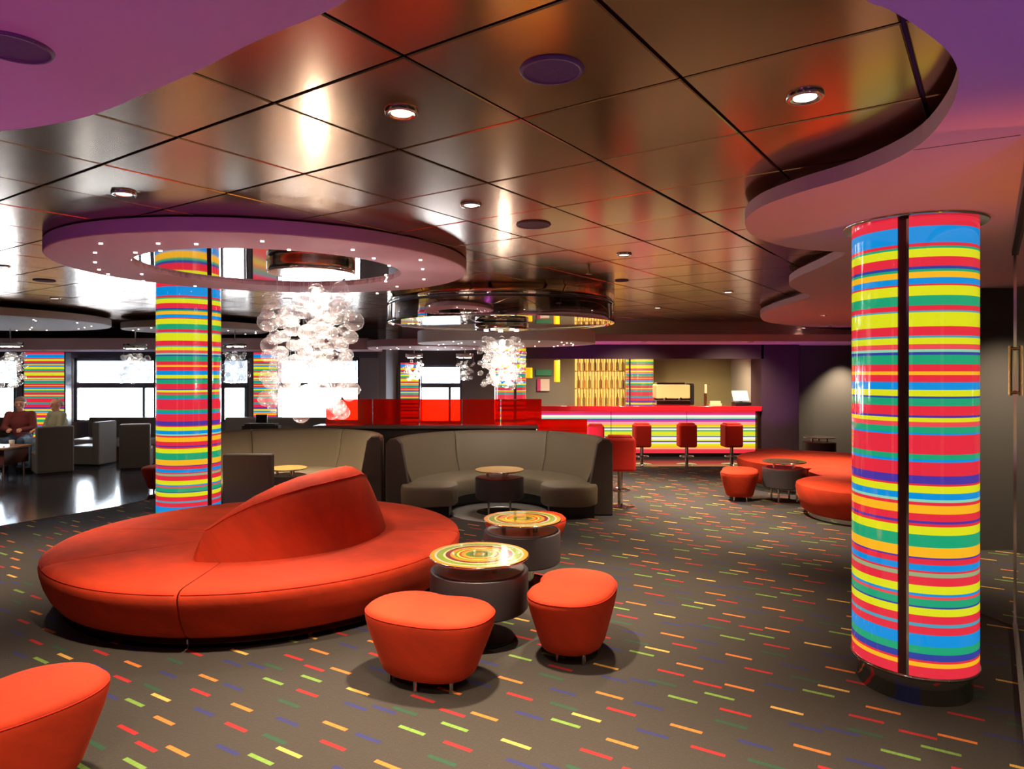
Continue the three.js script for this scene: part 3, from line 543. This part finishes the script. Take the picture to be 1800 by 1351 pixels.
booth(-0.16, 8.98, 0, 'curved dark leather booth facing the viewer right of the round sofa');
booth(-3.16, 9.3, 0.05, 'curved dark leather booth half hidden behind the round orange sofa');
{
  const t = thing('floor_ring', 'polished steel ring set in the carpet of the booth', 'floor ring', -0.16, 0.001, 9.0);
  mesh('ring', lathe([[0.3, 0], [0.3, 0.006], [0.66, 0.006], [0.66, 0]], 64), M(C(225, 222, 220), { metalness: 1, roughness: 0.42 }), t);
}
function boxChair(x, d, turn, label, mat = leatherDark, s = 1) {
  const t = thing('box_chair', label, 'chair', x, 0, d, turn, 'dark box lounge chairs');
  mesh('seat', rbox(0.56 * s, 0.36, 0.62 * s, 0.03, 0, 0.22, 0.06), mat, t); mesh('backrest', rbox(0.56 * s, 0.82, 0.14, 0.025, 0, 0.45, -0.24 * s), mat, t);
  mesh('plinth', box(0.5 * s, 0.04, 0.66 * s, 0, 0.021, 0), plinthBlack, t); return t;
}
boxChair(at(456, 8.4), 8.3, Math.PI, 'dark box chair with its back to the viewer before the left booth');
boxChair(at(92, 12.4), 12.4, -2.4, 'dark box chair whose back hides the bald man');
boxChair(at(240, 13.0), 13.0, -2.75, 'dark box chair standing alone left of the lit column', leatherDark, 0.9);
boxChair(at(752, 13.0), 13.0, 2.9, 'dark chair seen through the red screen', leatherDark, 0.75);
boxChair(at(166, 13.5), 13.5, -1.7, 'dark box chair beyond the bald man', leatherDark, 0.9);

// window benches
function bench(px0, px1, label) {
  const d = 14.6, x0 = at(px0, d), x1 = at(px1, d), w = x1 - x0, t = thing('window_bench', label, 'bench', (x0 + x1) / 2, 0, d, 0, 'benches under the windows');
  mesh('seat_cushion', rbox(w, 0.16, 0.6, 0.04, 0, 0.36, 0.1), M(C(110, 108, 112), { roughness: 0.45 }), t); mesh('backrest', rbox(w, 0.42, 0.16, 0.04, 0, 0.64, -0.28), leatherDark, t);
  mesh('base', box(w - 0.04, 0.28, 0.5, 0, 0.141, 0.02), M(C(84, 50, 40), { roughness: 0.6 }), t);
}
bench(-180, 40, 'window bench at the far left edge'); bench(144, 272, 'window bench below the wide window'); bench(388, 570, 'window bench seen right of the left lit column');

// coffee table with the two men
{
  const t = thing('coffee_table', 'low wooden table with cups at the far left', 'table', at(-16, 12.15), 0, 12.15);
  mesh('table_top', rbox(1.0, 0.04, 0.7, 0.012, 0, 0.5, 0), M(C(150, 104, 72), { roughness: 0.3 }), t); mesh('apron', box(0.9, 0.26, 0.6, 0, 0.35, 0), M(C(96, 52, 46), { roughness: 0.5 }), t);
  for (const [a, b] of [[-.4, .25], [.4, .25], [-.4, -.25], [.4, -.25]]) mesh('leg', cyl(0.02, 0.24, a, 0.12, b, 10), chrome, t);
  const cupM = M(C(240, 236, 228), { roughness: 0.3 });
  [['white cup at the left end of the low table', -0.25, 0.03], ['white cup near the middle of the low table', 0.1, 0.1], ['white cup nearest the seated man on the low table', 0.33, -0.05]].forEach(([l, x, z]) => tag(mesh('cup', lathe([[0, 0], [0.03, 0], [0.042, 0.05], [0.045, 0.1], [0.04, 0.1], [0.036, 0.05], [0.026, 0.008], [0, 0.008]], 20).translate(at(-16, 12.15) + x, 0.52, -12.15 + z), cupM), l, 'cup', 'cups on the low table'));
}

// ---------------------------------------------------------------- the two men
function body(bones, lo, hi, cell, k = 0.03) {
  const size = Math.max(hi[0] - lo[0], hi[1] - lo[1], hi[2] - lo[2]), res = Math.ceil(size / cell) + 2, mc = new MarchingCubes(res, orange, false, false, 120000), half = size / 2;
  const c = [0, 1, 2].map(i => (lo[i] + hi[i]) / 2); mc.isolation = 0;
  const d2 = (p, a, b) => { const ab = [b[0] - a[0], b[1] - a[1], b[2] - a[2]], ap = [p[0] - a[0], p[1] - a[1], p[2] - a[2]]; const L = ab[0] ** 2 + ab[1] ** 2 + ab[2] ** 2 || 1e-9; const t = Math.max(0, Math.min(1, (ap[0] * ab[0] + ap[1] * ab[1] + ap[2] * ab[2]) / L)); return Math.hypot(ap[0] - ab[0] * t, ap[1] - ab[1] * t, ap[2] - ab[2] * t) - (a[3] + (b[3] - a[3]) * t); };
  for (let z = 0; z < res; z++) for (let y = 0; y < res; y++) for (let x = 0; x < res; x++) {
    const p = [c[0] + (x - res / 2) / (res / 2) * half, c[1] + (y - res / 2) / (res / 2) * half, c[2] + (z - res / 2) / (res / 2) * half]; let d = 9;
    for (const [a, b] of bones) { const q = d2(p, a, b), h = Math.max(0, Math.min(1, 0.5 + 0.5 * (d - q) / k)); d = q * h + d * (1 - h) - k * h * (1 - h); }
    mc.field[z * res * res + y * res + x] = -d;
  }
  mc.update(); const n = mc.count, pos = Array.from(mc.positionArray.slice(0, n * 3));
  for (let i = 0; i < n; i++) for (let j = 0; j < 3; j++) pos[3 * i + j] = pos[3 * i + j] * half + c[j];
  let g = new THREE.BufferGeometry(); g.setAttribute('position', new THREE.Float32BufferAttribute(pos, 3)); g = mergeVertices(g, 1e-4); g.computeVertexNormals();
  const N = g.attributes.normal; let s = 0; for (let i = 0; i < g.attributes.position.count; i++) s += N.getY(i) * (g.attributes.position.getY(i) - c[1]); if (s < 0) { const id = g.index.array; for (let i = 0; i < id.length; i += 3) { const t = id[i]; id[i] = id[i + 1]; id[i + 1] = t; } g.computeVertexNormals(); }
  return g;
}
function man(x, d, turn, label, shirtMat, trouserMat, hairMat, bald, held) {
  const o = thing('person', label, 'person', x, 0, d, turn), skin = M(C(222, 158, 126), { roughness: 0.6 });
  const sY = 0.46; // seat height; faces +z
  const hip = sY + 0.1, ch = hip + 0.28, sh = hip + 0.44, hd = sh + 0.2;
  const arm = s => [[[s * 0.19, sh, 0, 0.055], [s * 0.24, sh - 0.26, 0.08, 0.045]], [[s * 0.24, sh - 0.26, 0.08, 0.042], [s * 0.1, sh - 0.27, 0.3, 0.032]]];
  const hand = s => { const w = [s * 0.1, sh - 0.27, 0.3]; const f = []; for (let i = 0; i < 4; i++) f.push([[w[0] - s * 0.02 + (i - 1.5) * 0.018, w[1], w[2] + 0.06, 0.009], [w[0] - s * 0.02 + (i - 1.5) * 0.018, w[1] - 0.012, w[2] + 0.1 + (i === 1 || i === 2 ? 0.012 : 0), 0.008]], [[w[0] - s * 0.02 + (i - 1.5) * 0.018, w[1] - 0.012, w[2] + 0.1 + (i === 1 || i === 2 ? 0.012 : 0), 0.008], [w[0] - s * 0.02 + (i - 1.5) * 0.016, w[1] - 0.04, w[2] + 0.115, 0.007]]); f.push([[w[0] - s * 0.03, w[1] + 0.01, w[2] + 0.03, 0.011], [w[0] - s * 0.06, w[1] + 0.01, w[2] + 0.07, 0.009]]); return [[[...w, 0.03], [w[0] - s * 0.02, w[1], w[2] + 0.05, 0.034]], ...f]; };
  const torso = [[[0, hip, -0.02, 0.15], [0, ch, -0.02, 0.16]], [[0, ch, -0.02, 0.16], [0, sh - 0.04, -0.02, 0.13]], [[-0.15, sh - 0.01, -0.01, 0.07], [0.15, sh - 0.01, -0.01, 0.07]]];
  const legs = s => [[[s * 0.09, hip - 0.02, 0, 0.095], [s * 0.12, sY + 0.06, 0.42, 0.07]], [[s * 0.12, sY + 0.06, 0.42, 0.068], [s * 0.12, 0.09, 0.45, 0.045]]];
  const neckHead = [[[0, sh, -0.01, 0.06], [0, sh + 0.1, 0.01, 0.055]], [[0, hd + 0.03, 0, 0.092], [0, hd + 0.02, 0.025, 0.085]], [[0, hd - 0.05, 0.03, 0.066], [0, hd - 0.075, 0.05, 0.045]], [[0, hd, 0.1, 0.013], [0, hd - 0.025, 0.118, 0.016]], [[-0.09, hd, 0, 0.02], [-0.09, hd - 0.02, 0, 0.016]], [[0.09, hd, 0, 0.02], [0.09, hd - 0.02, 0, 0.016]], [[-0.035, hd + 0.025, 0.095, 0.012], [0.035, hd + 0.025, 0.095, 0.012]], [[-0.022, hd - 0.06, 0.088, 0.009], [0.022, hd - 0.06, 0.088, 0.009]]];
  mesh('body', body([...torso.map(b => b.map(p => [p[0], p[1], p[2], p[3] - 0.02])), ...arm(1).concat(arm(-1)), ...hand(1), ...hand(-1), ...legs(1).map(b => b.map(p => [p[0], p[1], p[2], p[3] - 0.015])), ...legs(-1).map(b => b.map(p => [p[0], p[1], p[2], p[3] - 0.015])), ...neckHead], [-0.36, 0.03, -0.3], [0.36, hd + 0.16, 0.6], 0.0115, 0.018), skin, o);
  mesh('jacket', body([...torso, ...[1, -1].flatMap(s => arm(s).map(b => b.map(p => [p[0], p[1], p[2], p[3] + 0.014]))).map(b => b)], [-0.36, hip - 0.2, -0.3], [0.36, sh + 0.16, 0.36], 0.013, 0.03), shirtMat, o);
  mesh('trousers', body([...legs(1), ...legs(-1), [[-0.06, hip - 0.02, -0.02, 0.14], [0.06, hip - 0.02, -0.02, 0.14]]], [-0.3, 0.04, -0.25], [0.3, hip + 0.18, 0.56], 0.016, 0.03), trouserMat, o);
  for (const s of [-1, 1]) mesh('shoe', rbox(0.085, 0.09, 0.25, 0.035, s * 0.12, 0.046, 0.5), M(C(40, 32, 30), { roughness: 0.5 }), o);
  const hair = bald ? [[[-0.075, hd + 0.03, -0.035, 0.035], [0.075, hd + 0.03, -0.035, 0.035]], [[0, hd + 0.0, -0.07, 0.045], [0, hd + 0.04, -0.075, 0.04]], [[-0.085, hd + 0.02, 0, 0.022], [-0.06, hd, -0.06, 0.035]], [[0.085, hd + 0.02, 0, 0.022], [0.06, hd, -0.06, 0.035]]] : [[[0, hd + 0.055, -0.02, 0.096], [0, hd + 0.06, 0.01, 0.088]], [[0, hd, -0.05, 0.075], [0, hd + 0.03, -0.05, 0.08]]];
  mesh('hair', body(hair, [-0.16, hd - 0.12, -0.2], [0.16, hd + 0.2, 0.14], 0.008, 0.02), hairMat, o);
  for (const s of [-1, 1]) mesh('eye', new THREE.SphereGeometry(0.009, 10, 8).translate(s * 0.033, hd + 0.01, 0.104), M(C(40, 30, 28), { roughness: 0.2 }), o);
  return o;
}
const plaid = canvasTex(64, 64, (c) => { c.fillStyle = '#8e3436'; c.fillRect(0, 0, 64, 64); for (let i = 0; i < 90; i++) { c.fillStyle = ['#5a2028', '#c89a82', '#303844', '#b0504a'][i % 4]; c.fillRect(rnd() * 64, rnd() * 64, 4 + rnd() * 8, 4 + rnd() * 8); } });
man(at(36, 13.3), 13.3, 0.35, 'man in a dark red patterned shirt leaning over the low table', M(C(120, 48, 46), { roughness: 0.9 }), M(C(60, 76, 98), { roughness: 0.9 }), M(C(150, 120, 108), { roughness: 0.9 }), false);
man(at(103, 13.2), 13.15, -0.5, 'balding man in an olive beige jacket behind the dark box chair', M(C(150, 146, 116), { roughness: 0.9 }), M(C(90, 110, 130), { roughness: 0.9 }), M(C(176, 168, 160), { roughness: 0.9 }), true);
{ const t = thing('island_bench', 'dark bench that the two men sit on', 'bench', at(62, 13.3), 0, 13.42); mesh('seat_cushion', rbox(1.2, 0.14, 0.3, 0.03, 0, 0.37, 0), leatherDark, t); mesh('base', box(1.1, 0.3, 0.24, 0, 0.151, 0), plinthBlack, t); }

// ---------------------------------------------------------------- low wall with red screens
{
  const d = 11.0, x0 = at(560, d), x1 = at(942, d), h = hgt(746, d);
  const t = thing('low_wall', 'low grey wall carrying the red screens behind the booths', 'low wall', 0, 0, d);
  mesh('wall_body', box(x1 - x0, h - 0.05, 0.3, (x0 + x1) / 2, (h - 0.05) / 2, 0), darkWall, t); mesh('ledge', rbox(x1 - x0 + 0.06, 0.05, 0.42, 0.012, (x0 + x1) / 2, h - 0.025, 0.02), M(C(120, 112, 106), { roughness: 0.4 }), t);
  const cuts = [572, 655, 737, 812, 880, 953], L = ['leftmost red see-through screen on the low wall', 'second red screen from the left on the low wall', 'third red screen from the left on the low wall', 'fourth red screen from the left on the low wall', 'rightmost red screen on the low wall'];
  for (let i = 0; i < 5; i++) { const a = at(cuts[i], d) + 0.006, b = Math.min(at(cuts[i + 1], d) - 0.006, x1 + 0.09); const m = tag(mesh('red_screen', rbox(b - a, hgt(701, d) - h, 0.012, 0.004, (a + b) / 2, (hgt(701, d) + h) / 2, -d), redPlexi), L[i], 'screen', 'red acrylic screens'); }
  const e = 11.4, y0 = at(944, e), y1 = at(1032, e), hh = hgt(736, e);
  const p = thing('room_divider', 'bright red low divider at the right end of the low wall', 'divider', (y0 + y1) / 2, 0, e); mesh('panel_face', rbox(y1 - y0, hh - 0.04, 0.02, 0.006, 0, hh / 2 + 0.02, 0), redPlexi, p); mesh('panel_foot', box(y1 - y0 + 0.04, 0.04, 0.2, 0, 0.021, 0), chrome, p);
}
{ const d = 11.6, t = thing('monitor', 'small black monitor above the left booth', 'monitor', at(460, d), hgt(744, d), d); mesh('low_shelf', box(0.5, 0.03, 0.2, 0, -0.015, 0), darkWall, t); mesh('shelf_wall', box(0.6, hgt(744, d) - 0.03, 0.16, 0, -(hgt(744, d) - 0.03) / 2 - 0.03, 0), darkWall, t); mesh('screen', rbox(0.19, 0.14, 0.03, 0.01, 0, 0.08, 0), plinthBlack, t); }

// ---------------------------------------------------------------- bar
const BZ = 14.8;
{
  const t = thing('bar_counter_light', 'long bar counter with glowing candy striped front', 'bar counter', 0, 0, BZ);
  const top = hgt(713, BZ), y0 = hgt(796, BZ), y1 = hgt(722, BZ), cuts = [870, 942, 1074, 1207, 1328];
  for (let i = 0; i < 4; i++) mesh('lit_panel', box(at(cuts[i + 1], BZ) - at(cuts[i], BZ) - 0.015, y1 - y0, 0.03, (at(cuts[i], BZ) + at(cuts[i + 1], BZ)) / 2, (y0 + y1) / 2, 0), barGlow, t);
  const x0 = at(870, BZ), x1 = at(1334, BZ);
  mesh('counter_top', rbox(x1 - x0 + 0.04, top - y1, 0.7, 0.015, (x0 + x1) / 2, (top + y1) / 2, -0.22), M(C(214, 36, 52), { roughness: 0.12, clearcoat: 1 }), t);
  mesh('carcass', box(x1 - x0 - 0.02, y1 - 0.02, 0.5, (x0 + x1) / 2, y1 / 2 - 0.01, -0.28), plinthBlack, t);
  mesh('end_post', box(0.06, y1, 0.1, x1 - 0.03, y1 / 2, 0), brass, t);
}
function barStool(px, d, top, low, w, label) {
  const x = at(px, d), t = thing('bar_stool', label, 'bar stool', x, 0, d, rr(-0.1, 0.1), 'red bar stools');
  const sh = hgt(low, d), th = hgt(top, d);
  mesh('seat_shell', rbox(w, th - sh, w * 0.92, 0.04, 0, (th + sh) / 2, 0), redVelvet, t); mesh('seat_pad', rbox(w * 0.8, 0.05, w * 0.7, 0.02, 0, th, 0), redVelvet, t);
  mesh('pedestal', cyl(0.035, sh - 0.01, 0, sh / 2, 0, 20), chrome, t); const rest = mesh('foot_rest', new THREE.TorusGeometry(0.13, 0.011, 8, 30).rotateX(Math.PI / 2).translate(0, sh * 0.45, 0), chrome, t);
  mesh('foot_spoke', [bar([-0.13, sh * 0.45, 0], [0.13, sh * 0.45, 0], 0.008), bar([0, sh * 0.45, -0.13], [0, sh * 0.45, 0.13], 0.008)], chrome, rest);
  mesh('base_plate', lathe([[0, 0], [0.2, 0], [0.2, 0.008], [0.16, 0.018], [0.04, 0.03], [0, 0.03]], 36), chrome, t); return t;
}
barStool(1047, 13.7, 747, 785, 0.33, 'red bar stool at the bar, mostly hidden by the booth');
barStool(1128, 13.7, 745, 785, 0.33, 'red bar stool at the bar, left of three in full view');
barStool(1207, 13.7, 745, 785, 0.35, 'red bar stool at the bar, middle of three in full view');
barStool(1286, 13.7, 745, 785, 0.36, 'red bar stool at the bar, right of three in full view');
barStool(1090, 9.4, 768, 826, 0.4, 'red bar stool right beside the curved booth');
// back bar
{
  const d = 16.7, x0 = at(1012, d), x1 = at(1100, d), y0 = 0, y1 = 2.3, t = thing('bottle_rack_light', 'glowing golden bottle rack with upright rods behind the bar', 'rack', (x0 + x1) / 2, 0, d), w = x1 - x0;
  mesh('lit_back', box(w, 1.3, 0.03, 0, 1.6, -0.2), M(C(60, 40, 10), { emissive: C(255, 196, 96), emissiveIntensity: GLOW.rack }), t);
  mesh('base_cabinet', box(w, 0.95, 0.5, 0, 0.475, 0), plinthBlack, t);
  for (let i = 0; i < 3; i++) mesh('shelf', box(w, 0.025, 0.34, 0, 1.0 + i * 0.42, -0.02), M(C(190, 150, 90), { roughness: 0.4 }), t);
  for (let i = 0; i < 18; i++) mesh('rod', cyl(0.01, 1.3, -w / 2 + w * (i + 0.5) / 18, 1.6, 0.17, 8), M(C(210, 180, 130), { metalness: 1, roughness: 0.3 }), t);
  const bg = lathe([[0, 0], [0.035, 0], [0.036, 0.17], [0.014, 0.22], [0.014, 0.29], [0, 0.29]], 12), bm = [C(190, 130, 60), C(140, 84, 36), C(224, 180, 100), C(120, 110, 60)].map(c => M(c, { roughness: 0.15 }));
  for (let i = 0; i < 3; i++) for (let j = 0; j < 9; j++) { const b = mesh('bottle', bg, bm[(i + j * 3) % 4]); tag(b, `${['leftmost', 'second', 'third', 'fourth', 'fifth', 'sixth', 'seventh', 'eighth', 'rightmost'][j]} bottle from the left on the ${['lowest', 'middle', 'top'][i]} shelf of the glowing rack`.replace(/(leftmost|rightmost) bottle from the left/, '$1 bottle'), 'bottle', 'bottles in the glowing rack'); b.position.set((x0 + x1) / 2 - w / 2 + w * (j + 0.5) / 9, 1.013 + i * 0.42, -d - 0.02); }
}
{ const d = 15.05, y = hgt(713, BZ) + 0.001; const t = thing('coffee_machine', 'cream and chrome espresso machine on the bar', 'coffee machine', at(1180, d), y, d);
  mesh('body', rbox(0.74, 0.3, 0.4, 0.03, 0, 0.3, 0), M(C(214, 198, 150), { roughness: 0.35 }), t); mesh('base', rbox(0.74, 0.12, 0.42, 0.02, 0, 0.06, 0), chrome, t); mesh('back_plate', box(0.7, 0.3, 0.1, 0, 0.2, -0.15), chrome, t);
  for (let i = 0; i < 2; i++) mesh('group_head', cyl(0.04, 0.1, -0.16 + i * 0.32, 0.16, 0.16, 16), chrome, t); mesh('cup_rail', rbox(0.6, 0.05, 0.3, 0.01, -0.04, 0.47, 0), chrome, t); mesh('side_panel', rbox(0.1, 0.46, 0.42, 0.03, 0.4, 0.24, 0), plinthBlack, t);
  const q = thing('beer_tap', 'slim beer tap column on the bar', 'tap', at(1240, d), y, d); mesh('column', cyl(0.03, 0.26, 0, 0.13, 0, 16), brass, q); mesh('handle', rbox(0.06, 0.2, 0.06, 0.02, 0, 0.35, 0), M(C(236, 224, 190), { roughness: 0.4 }), q); mesh('spout', bar([0, 0.2, 0], [0, 0.18, 0.1], 0.012), chrome, q);
  const c = thing('cash_register', 'cash register with a tilted white screen on the bar', 'cash register', at(1303, d), y, d); mesh('base', rbox(0.34, 0.07, 0.3, 0.015, 0, 0.035, 0), plinthBlack, c); mesh('screen', rbox(0.34, 0.26, 0.03, 0.008).rotateX(-0.6).translate(-0.02, 0.2, 0), M(C(200, 205, 210), { emissive: C(200, 208, 214), emissiveIntensity: 0.45 }), c); mesh('stand', box(0.06, 0.12, 0.06, 0, 0.11, -0.03), plinthBlack, c);
  tag(mesh('card_holder', [box(0.22, 0.05, 0.06, at(1257, d), y + 0.065, -d), box(0.26, 0.04, 0.1, at(1257, d), y + 0.02, -d)], M(C(220, 214, 180), { roughness: 0.5 })), 'small cream card holder between the tap and the cash register', 'card holder');
}
for (const [x, l] of [[1.2, 'left'], [2.9, 'middle'], [4.6, 'right']]) {
  const t = thing('ceiling_downlight', `recessed downlight over the back of the bar, ${l} of three`, 'downlight', x, 2.4, 15.4, 0, 'downlights behind the bar');
  mesh('trim_ring', lathe([[0.042, 0.004], [0.042, -0.004], [0.066, -0.008], [0.068, 0.006]], 36), chrome, t); mesh('lamp_lens', cyl(0.041, 0.004, 0, -0.001, 0, 24), lampWhite, t);
  spot(C(255, 222, 160), 26, x, 2.38, -15.4, x, 0.4, -16.2, 1.15, 0.9, 3);
}
for (const [px, l] of [[1132, 'left'], [1319, 'right']]) {
  const x = at(px, 13.45), t = thing('ceiling_downlight', `small downlight in the front edge of the bar soffit, ${l} of two`, 'downlight', x, 2.4, 13.45, 0, 'recessed ceiling downlights');
  mesh('trim_ring', lathe([[0.042, 0.004], [0.042, -0.004], [0.066, -0.008], [0.068, 0.006]], 36), chrome, t); mesh('lamp_lens', cyl(0.041, 0.004, 0, -0.001, 0, 24), lampWhite, t);
  spot(C(255, 226, 180), 30, x, 2.38, -13.45, x, 0.9, -14.7, 0.9, 0.9, 3);
}
// signs left of the rack
{ const d = 17.15; const sign = (n, px0, px1, py0, py1, col, label, em) => { const g = rbox(at(px1, d) - at(px0, d), hgt(py0, d) - hgt(py1, d), 0.04, 0.008, at((px0 + px1) / 2, d), hgt((py0 + py1) / 2, d), -d); tag(mesh(n, g, M(col, em ? { emissive: col, emissiveIntensity: em } : { roughness: 0.5 })), label, em ? 'lamp' : 'sign'); };
  sign('wall_sign', 942, 970, 649, 660, C(40, 150, 130), 'green sign on the grey wall left of the bottle rack');
  sign('wall_poster', 944, 950, 666, 687, C(200, 60, 140), 'narrow pink poster below the green sign');
  sign('wall_notice', 950, 966, 666, 687, C(226, 214, 232), 'pale notice below the green sign');
  const lamp = (px, py0, py1, w, label) => { const z = 15.6, t = thing('pendant_lamp', label, 'lamp', at(px, z), hgt(py0, z), z); const h = hgt(py0, z) - hgt(py1, z); mesh('shade', cyl(w, h, 0, -h / 2, 0, 20), M(C(230, 170, 20), { emissive: C(255, 180, 20), emissiveIntensity: 0.9 }), t); mesh('cord', cyl(0.006, 2.41 - hgt(py0, z), 0, (2.41 - hgt(py0, z)) / 2, 0, 6), plinthBlack, t); mesh('cap', cyl(w * 0.5, 0.02, 0, 0.005, 0, 16), chrome, t); };
  lamp(979, 633, 671, 0.065, 'long yellow pendant lamp left of the bottle rack'); lamp(930, 646, 664, 0.075, 'short yellow pendant lamp right of the second chandelier');
}
// ---------------------------------------------------------------- glass door at the right edge
{
  const pA = [at(1786, 4.9), 4.9], pB = [at(1835, 2.4), 2.4], L = Math.hypot(pA[0] - pB[0], pA[1] - pB[1]), turn = Math.atan2(-(pA[1] - pB[1]) * -1, 0), t = thing('glass_door', 'edge of a clear glass door with a brass pull at the right edge', 'door', pA[0], 0, pA[1]);
  t.rotation.y = Math.atan2(pB[0] - pA[0], pA[1] - pB[1]);
  mesh('glass_leaf', box(0.012, SOFF - 0.08, L, 0, (SOFF - 0.08) / 2 + 0.03, L / 2), M(C(235, 245, 240), { transmission: 0.9, roughness: 0.02, thickness: 0, ior: 1.5 }), t);
  mesh('edge_post', box(0.03, SOFF - 0.02, 0.03, 0, (SOFF - 0.02) / 2, 0), chrome, t);
  mesh('floor_rail', box(0.04, 0.03, L, 0, 0.016, L / 2), chrome, t);
  mesh('pull_handle', [bar([-0.035, hgt(695, 4.8), 0.1], [-0.035, hgt(607, 4.8), 0.1], 0.012), bar([-0.035, hgt(690, 4.8), 0.1], [0, hgt(690, 4.8), 0.1], 0.01), bar([-0.035, hgt(612, 4.8), 0.1], [0, hgt(612, 4.8), 0.1], 0.01)], brass, t);
  mesh('ceiling_track', box(0.05, 0.03, L, 0, SOFF - 0.016, L / 2), blackSteel, t);
}

// ---------------------------------------------------------------- lamps outside the view and hidden ones
function uplight(x, d, color, power, tx, ty, td, angle, label) {
  const t = thing('led_uplight', label, 'lamp', x, 0, d, 0, 'coloured floor uplights');
  mesh('base', lathe([[0, 0], [0.09, 0], [0.09, 0.03], [0.05, 0.04], [0, 0.04]], 28), plinthBlack, t); mesh('housing', cyl(0.06, 0.12, 0, 0.1, 0, 24), chrome, t); mesh('lamp_lens', cyl(0.05, 0.006, 0, 0.163, 0, 24), M(color, { emissive: color, emissiveIntensity: 3 }), t);
  spot(color, power, x, 0.19, -d, tx, ty, -td, angle, 0.85, 3);
}
uplight(-1.0, 0.3, C(190, 40, 225), GLOW.purple * 1.5, -1.0, 2.66, 1.3, 0.75, 'violet floor uplight just left of the viewer, outside the picture');
uplight(-2.6, 0.5, C(195, 40, 220), GLOW.purple * 1.3, -2.3, 2.66, 1.4, 0.75, 'violet floor uplight left of the viewer, outside the picture');
uplight(-2.0, -0.6, C(180, 70, 230), GLOW.purple * 5, -2.2, 2.74, 4.4, 0.4, 'violet floor uplight aimed at the large ceiling disc, outside the picture');
uplight(1.5, 0.6, C(130, 80, 255), GLOW.purple * 1.7, 1.7, 2.66, 1.7, 0.7, 'blue violet floor uplight right of the viewer, outside the picture');
uplight(0.9, 0.2, C(170, 60, 230), GLOW.purple * 0.8, 1.5, 2.72, 2.9, 0.42, 'violet floor uplight aimed at the wavy soffit, outside the picture');
uplight(3.0, 2.1, C(255, 124, 8), GLOW.purple * 7, 1.98, 2.66, 3.4, 0.52, 'added amber uplight standing in for the near column glow on the soffit, outside the picture');  // added lamp: stands in for the glow the column throws on the soffit
uplight(5.75, 13.95, C(200, 110, 215), GLOW.purple * 1.6, 5.6, 2.4, 14.5, 0.9, 'violet floor uplight by the purple pillar at the end of the bar');
uplight(0.95, 13.2, C(190, 90, 220), GLOW.purple * 3, 2.4, 2.4, 14.3, 0.8, 'violet floor uplight before the left part of the bar, behind the booth');
spot(C(255, 226, 190), 45, 7.2, 2.38, -14.7, 7.2, 0, -15.0, 0.75, 0.7, 2);
for (const [x, d, where] of [[-1.2, 0.9, 'just left of the viewer'], [1.6, 1.0, 'just right of the viewer'], [-3.0, 0.6, 'far left of the viewer'], [0.9, -1.6, 'behind the viewer'], [5.0, 6.3, 'before the dark wall at the right'], [4.2, 2.2, 'right of the near lit column']]) {  // unseen lamps added for light on the foreground and right wall
  const t = thing('ceiling_downlight', `added unseen soffit downlight, ${where}`, 'downlight', x, SOFF, d, 0, 'added downlights outside the picture');
  mesh('trim_ring', lathe([[0.042, 0.004], [0.042, -0.004], [0.066, -0.008], [0.068, 0.006]], 36), chrome, t); mesh('lamp_lens', cyl(0.041, 0.004, 0, -0.001, 0, 24), lampWhite, t);
  spot(C(255, 226, 190), 28, x, SOFF - 0.02, -d, x, 0, -d - 0.6, 0.8, 0.8, 3);
}
scene.traverse(o => { if (o.isMesh) { o.castShadow = true; o.receiveShadow = true; } });
renderer.render(scene, camera);
